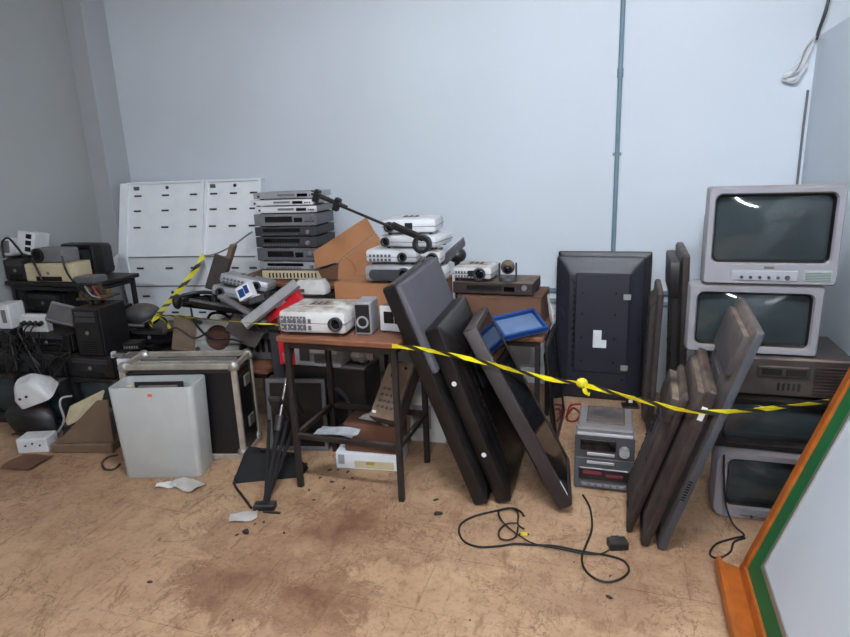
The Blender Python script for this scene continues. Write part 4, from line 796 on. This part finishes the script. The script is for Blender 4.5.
# ---------------------------------------------------------------- barrier tape
def ribbon(g, pts, wid, twist=0, up=Vector((0, 0, 1)), uvl=None, off=0):
    pts = smooth_path(pts, 8); prev = None
    if up is None: up = (pts[-1]-pts[0]).cross(pts[len(pts)//2]-Vector((0, 0, HC))).normalized()
    L_ = off; uvl = g.bm.loops.layers.uv.verify()
    last = None
    for i, p in enumerate(pts):
        d = (pts[min(i+1, len(pts)-1)]-pts[max(i-1, 0)]).normalized(); s = (up-d*up.dot(d)).normalized(); s = Matrix.Rotation(twist*i/len(pts)+.25*math.sin(i*.7), 3, d) @ s
        n = d.cross(s)*.0008
        if i: L_ += (p-pts[i-1]).length
        cur = [g.bm.verts.new(p+s*wid/2+n), g.bm.verts.new(p-s*wid/2+n), g.bm.verts.new(p-s*wid/2-n), g.bm.verts.new(p+s*wid/2-n)]
        if last:
            for a, b in ((0, 1), (1, 2), (2, 3), (3, 0)):
                f = g.bm.faces.new((last[0][a], last[0][b], cur[b], cur[a]))
                vv = {0: 1, 1: 0, 2: 0, 3: 1}
                for lp, (u, v) in zip(f.loops, ((last[1], vv[a]), (last[1], vv[b]), (L_, vv[b]), (L_, vv[a]))): lp[uvl].uv = (u, v)
        last = (cur, L_)
    return g
t = thing('barrier_tape', 'yellow and black barrier tape stretched from the desk to the framed whiteboard', 'tape')
ribbon(G(), [at(392, 346, 2.25), at(420, 349, 2.25), at(470, 359, 2.22), at(545, 378, 2.20), at(580, 384, 2.17), at(640, 400, 2.08), at(690, 411, 2.03), at(740, 411, 2.06), at(790, 406, 2.2), at(828, 401, 2.3)], .018, .5).out('ribbon', 'tape', t)
k0 = at(582, 383, 2.165); G().sphere(k0, .022, (1, .7, .9), 10, 7).out('knot', 'yellow', t, True)
ribbon(G(), [k0, k0+Vector((.015, -.01, -.03)), k0+Vector((.03, -.012, -.035))], .018).out('knot_end', 'tape', t)
t = thing('barrier_tape', 'yellow and black barrier tape tied to the white slotted panels', 'tape')
ribbon(G(), [at(204, 255, 3.60), at(192, 274, 3.50), at(176, 294, 3.34), at(158, 315, 2.97)], .034, .1, None).out('ribbon', 'tape', t)
ribbon(G(), [at(156, 315, 2.96), at(168, 322, 2.94), at(170, 329, 2.92)], .03, 1).out('loose_end', 'tape', t); ribbon(G(), [at(160, 315, 2.96), at(151, 321, 2.94), at(153, 328, 2.92)], .03, 1).out('loose_end', 'tape', t)
t = thing('barrier_tape', 'thin twisted barrier tape running over the pile to the desk', 'tape')
ribbon(G(), [at(158, 315, 2.95), at(190, 317, 2.70), at(230, 321, 2.58), at(290, 326, 2.5)], .014, 2).out('ribbon', 'tape', t)
G().tube([at(158, 315, 2.95), at(140, 325, 2.97), at(130, 332, 2.99)], .003, 5).out('string', 'cable_grey', t)
cable('panel_cable', 'grey cables tied between the two white slotted panels', [at(203, 256, 3.62), at(215, 254, 3.5), at(232, 246, 3.45), at(246, 236, 3.42), at(252, 232, 3.40)], .006, 'cable_grey')
# ---------------------------------------------------------------- floor bits
def fcable(label, pts, r=.0045, m='cable', z=.006): return cable('floor_cable', label, [atz(x, y, z) for x, y in pts], r, m)
t = thing('power_adapter', 'black power adapter block at the end of the floor cable', 'adapter', atz(610, 552), (0, 0, 20)); bxo('block', 'black', t, 0, .075, 0, .05, 0, .035, .006, 2); bxo('plug_end', 'black_clean', t, .02, .055, .05, .066, .008, .028, .003)
for s in (0, 1): G().cyl((.028+.02*s, .066, .018), (.028+.02*s, .082, .018), .0025, n=6).out('pin', 'metal', t)
fcable('black cable running from the mini stereo across the floor to the adapter loop', [(583, 495), (590, 508), (592, 528), (586, 545), (582, 556), (584, 568), (594, 578), (608, 582), (622, 578), (629, 570), (624, 561), (610, 556), (592, 553), (575, 550), (555, 546), (535, 545), (515, 544), (500, 546), (480, 547), (465, 542), (459, 532), (462, 523), (475, 516), (495, 511), (512, 508), (521, 512), (524, 516)])
fcable('thin black cable curled in small loops on the floor before the televisions', [(609, 550), (600, 554), (585, 554), (560, 549), (535, 544), (520, 536), (507, 526), (499, 516), (500, 510), (510, 508), (518, 513), (518, 524), (524, 529)], .0035, 'cable', .014)
fcable('black cable ring lying beside the yellow cable tag', [(517, 523), (506, 524), (499, 531), (500, 538), (508, 540), (516, 536), (518, 527)], .0035, 'cable', .01)
t = thing('cable_tag', 'small yellow tag wrapped on the floor cable', 'tag', atz(524, 533, .012), (0, 0, 10)); G().box((0, 0, 0), (.028, .016, .012), bev=.003).out('tag', 'yellow', t); G().cyl((-.02, 0, 0), (.02, 0, 0), .004, n=6).out('tie', 'cable', t); rest(t, .001)
fcable('dark red cables looped on the floor by the upright television', [(566, 417), (573, 408), (580, 414), (575, 421), (567, 419), (570, 406), (581, 404)], .006, 'cable_red')
fcable('black cables looped on the floor behind the leaning televisions', [(545, 432), (534, 430), (528, 425), (538, 418), (547, 424), (556, 434)], .006)
cable('hanging_cord', 'black cord hanging over the lowest television and curling on the floor', [at(724, 455, 2.49), at(724, 480, 2.49), at(726, 505, 2.48), at(733, 524, 2.42), atz(744, 535, .006), atz(734, 538, .006), atz(716, 544, .006), atz(710, 554, .006), atz(718, 558, .006), atz(730, 552, .006), atz(734, 542, .006), atz(745, 538, .006)], .004)
paper_sheet('small white paper scrap on the floor before the white casing', atz(168, 486, .002), (0, 0, 20), .10, .05)
paper_sheet('crumpled clear plastic film on the floor by the white casing', atz(188, 486, .002), (0, 0, -10), .16, .09, 'foil', 'plastic_film', 'film')
paper_sheet('pale plastic film under the folded stand foot', atz(244, 518, .002), (0, 0, 30), .12, .07, 'foil', 'plastic_film', 'film')
t = paper_sheet('square brown cardboard piece on the floor before the heap', atz(28, 463, .002), (0, 0, 10), .19, .16, 'cardboard_dark', 'cardboard_piece', 'cardboard')
random.seed(11)
chips = [(438, 514, .05), (436, 500, .03), (246, 532, .05), (320, 478, .02), (332, 482, .025), (348, 472, .03), (338, 470, .02), (344, 488, .02), (352, 478, .02), (309, 490, .02), (314, 500, .02), (609, 597, .03), (284, 533, .02), (237, 535, .02), (150, 582, .025), (233, 620, .015), (264, 522, .02), (330, 470, .03), (226, 498, .012), (574, 562, .012), (610, 576, .015), (470, 620, .012), (255, 524, .015)]
for i, (x, y, s) in enumerate(chips):
    g = G(); n = 6; ring = [(s*random.uniform(.35, .6)*math.cos(2*math.pi*k/n), s*random.uniform(.18, .35)*math.sin(2*math.pi*k/n)) for k in range(n)]
    g.loft([[(a, b, 0) for a, b in ring], [(a*.8, b*.8, s*.14) for a, b in ring]])
    o = g.out('debris_chip', 'black'); o.location = atz(x, y, .001); o.rotation_euler = (0, 0, random.uniform(0, 3)); tag(o, 'small black broken plastic chip lying on the tiled floor', 'debris', 'broken chips scattered on the floor')
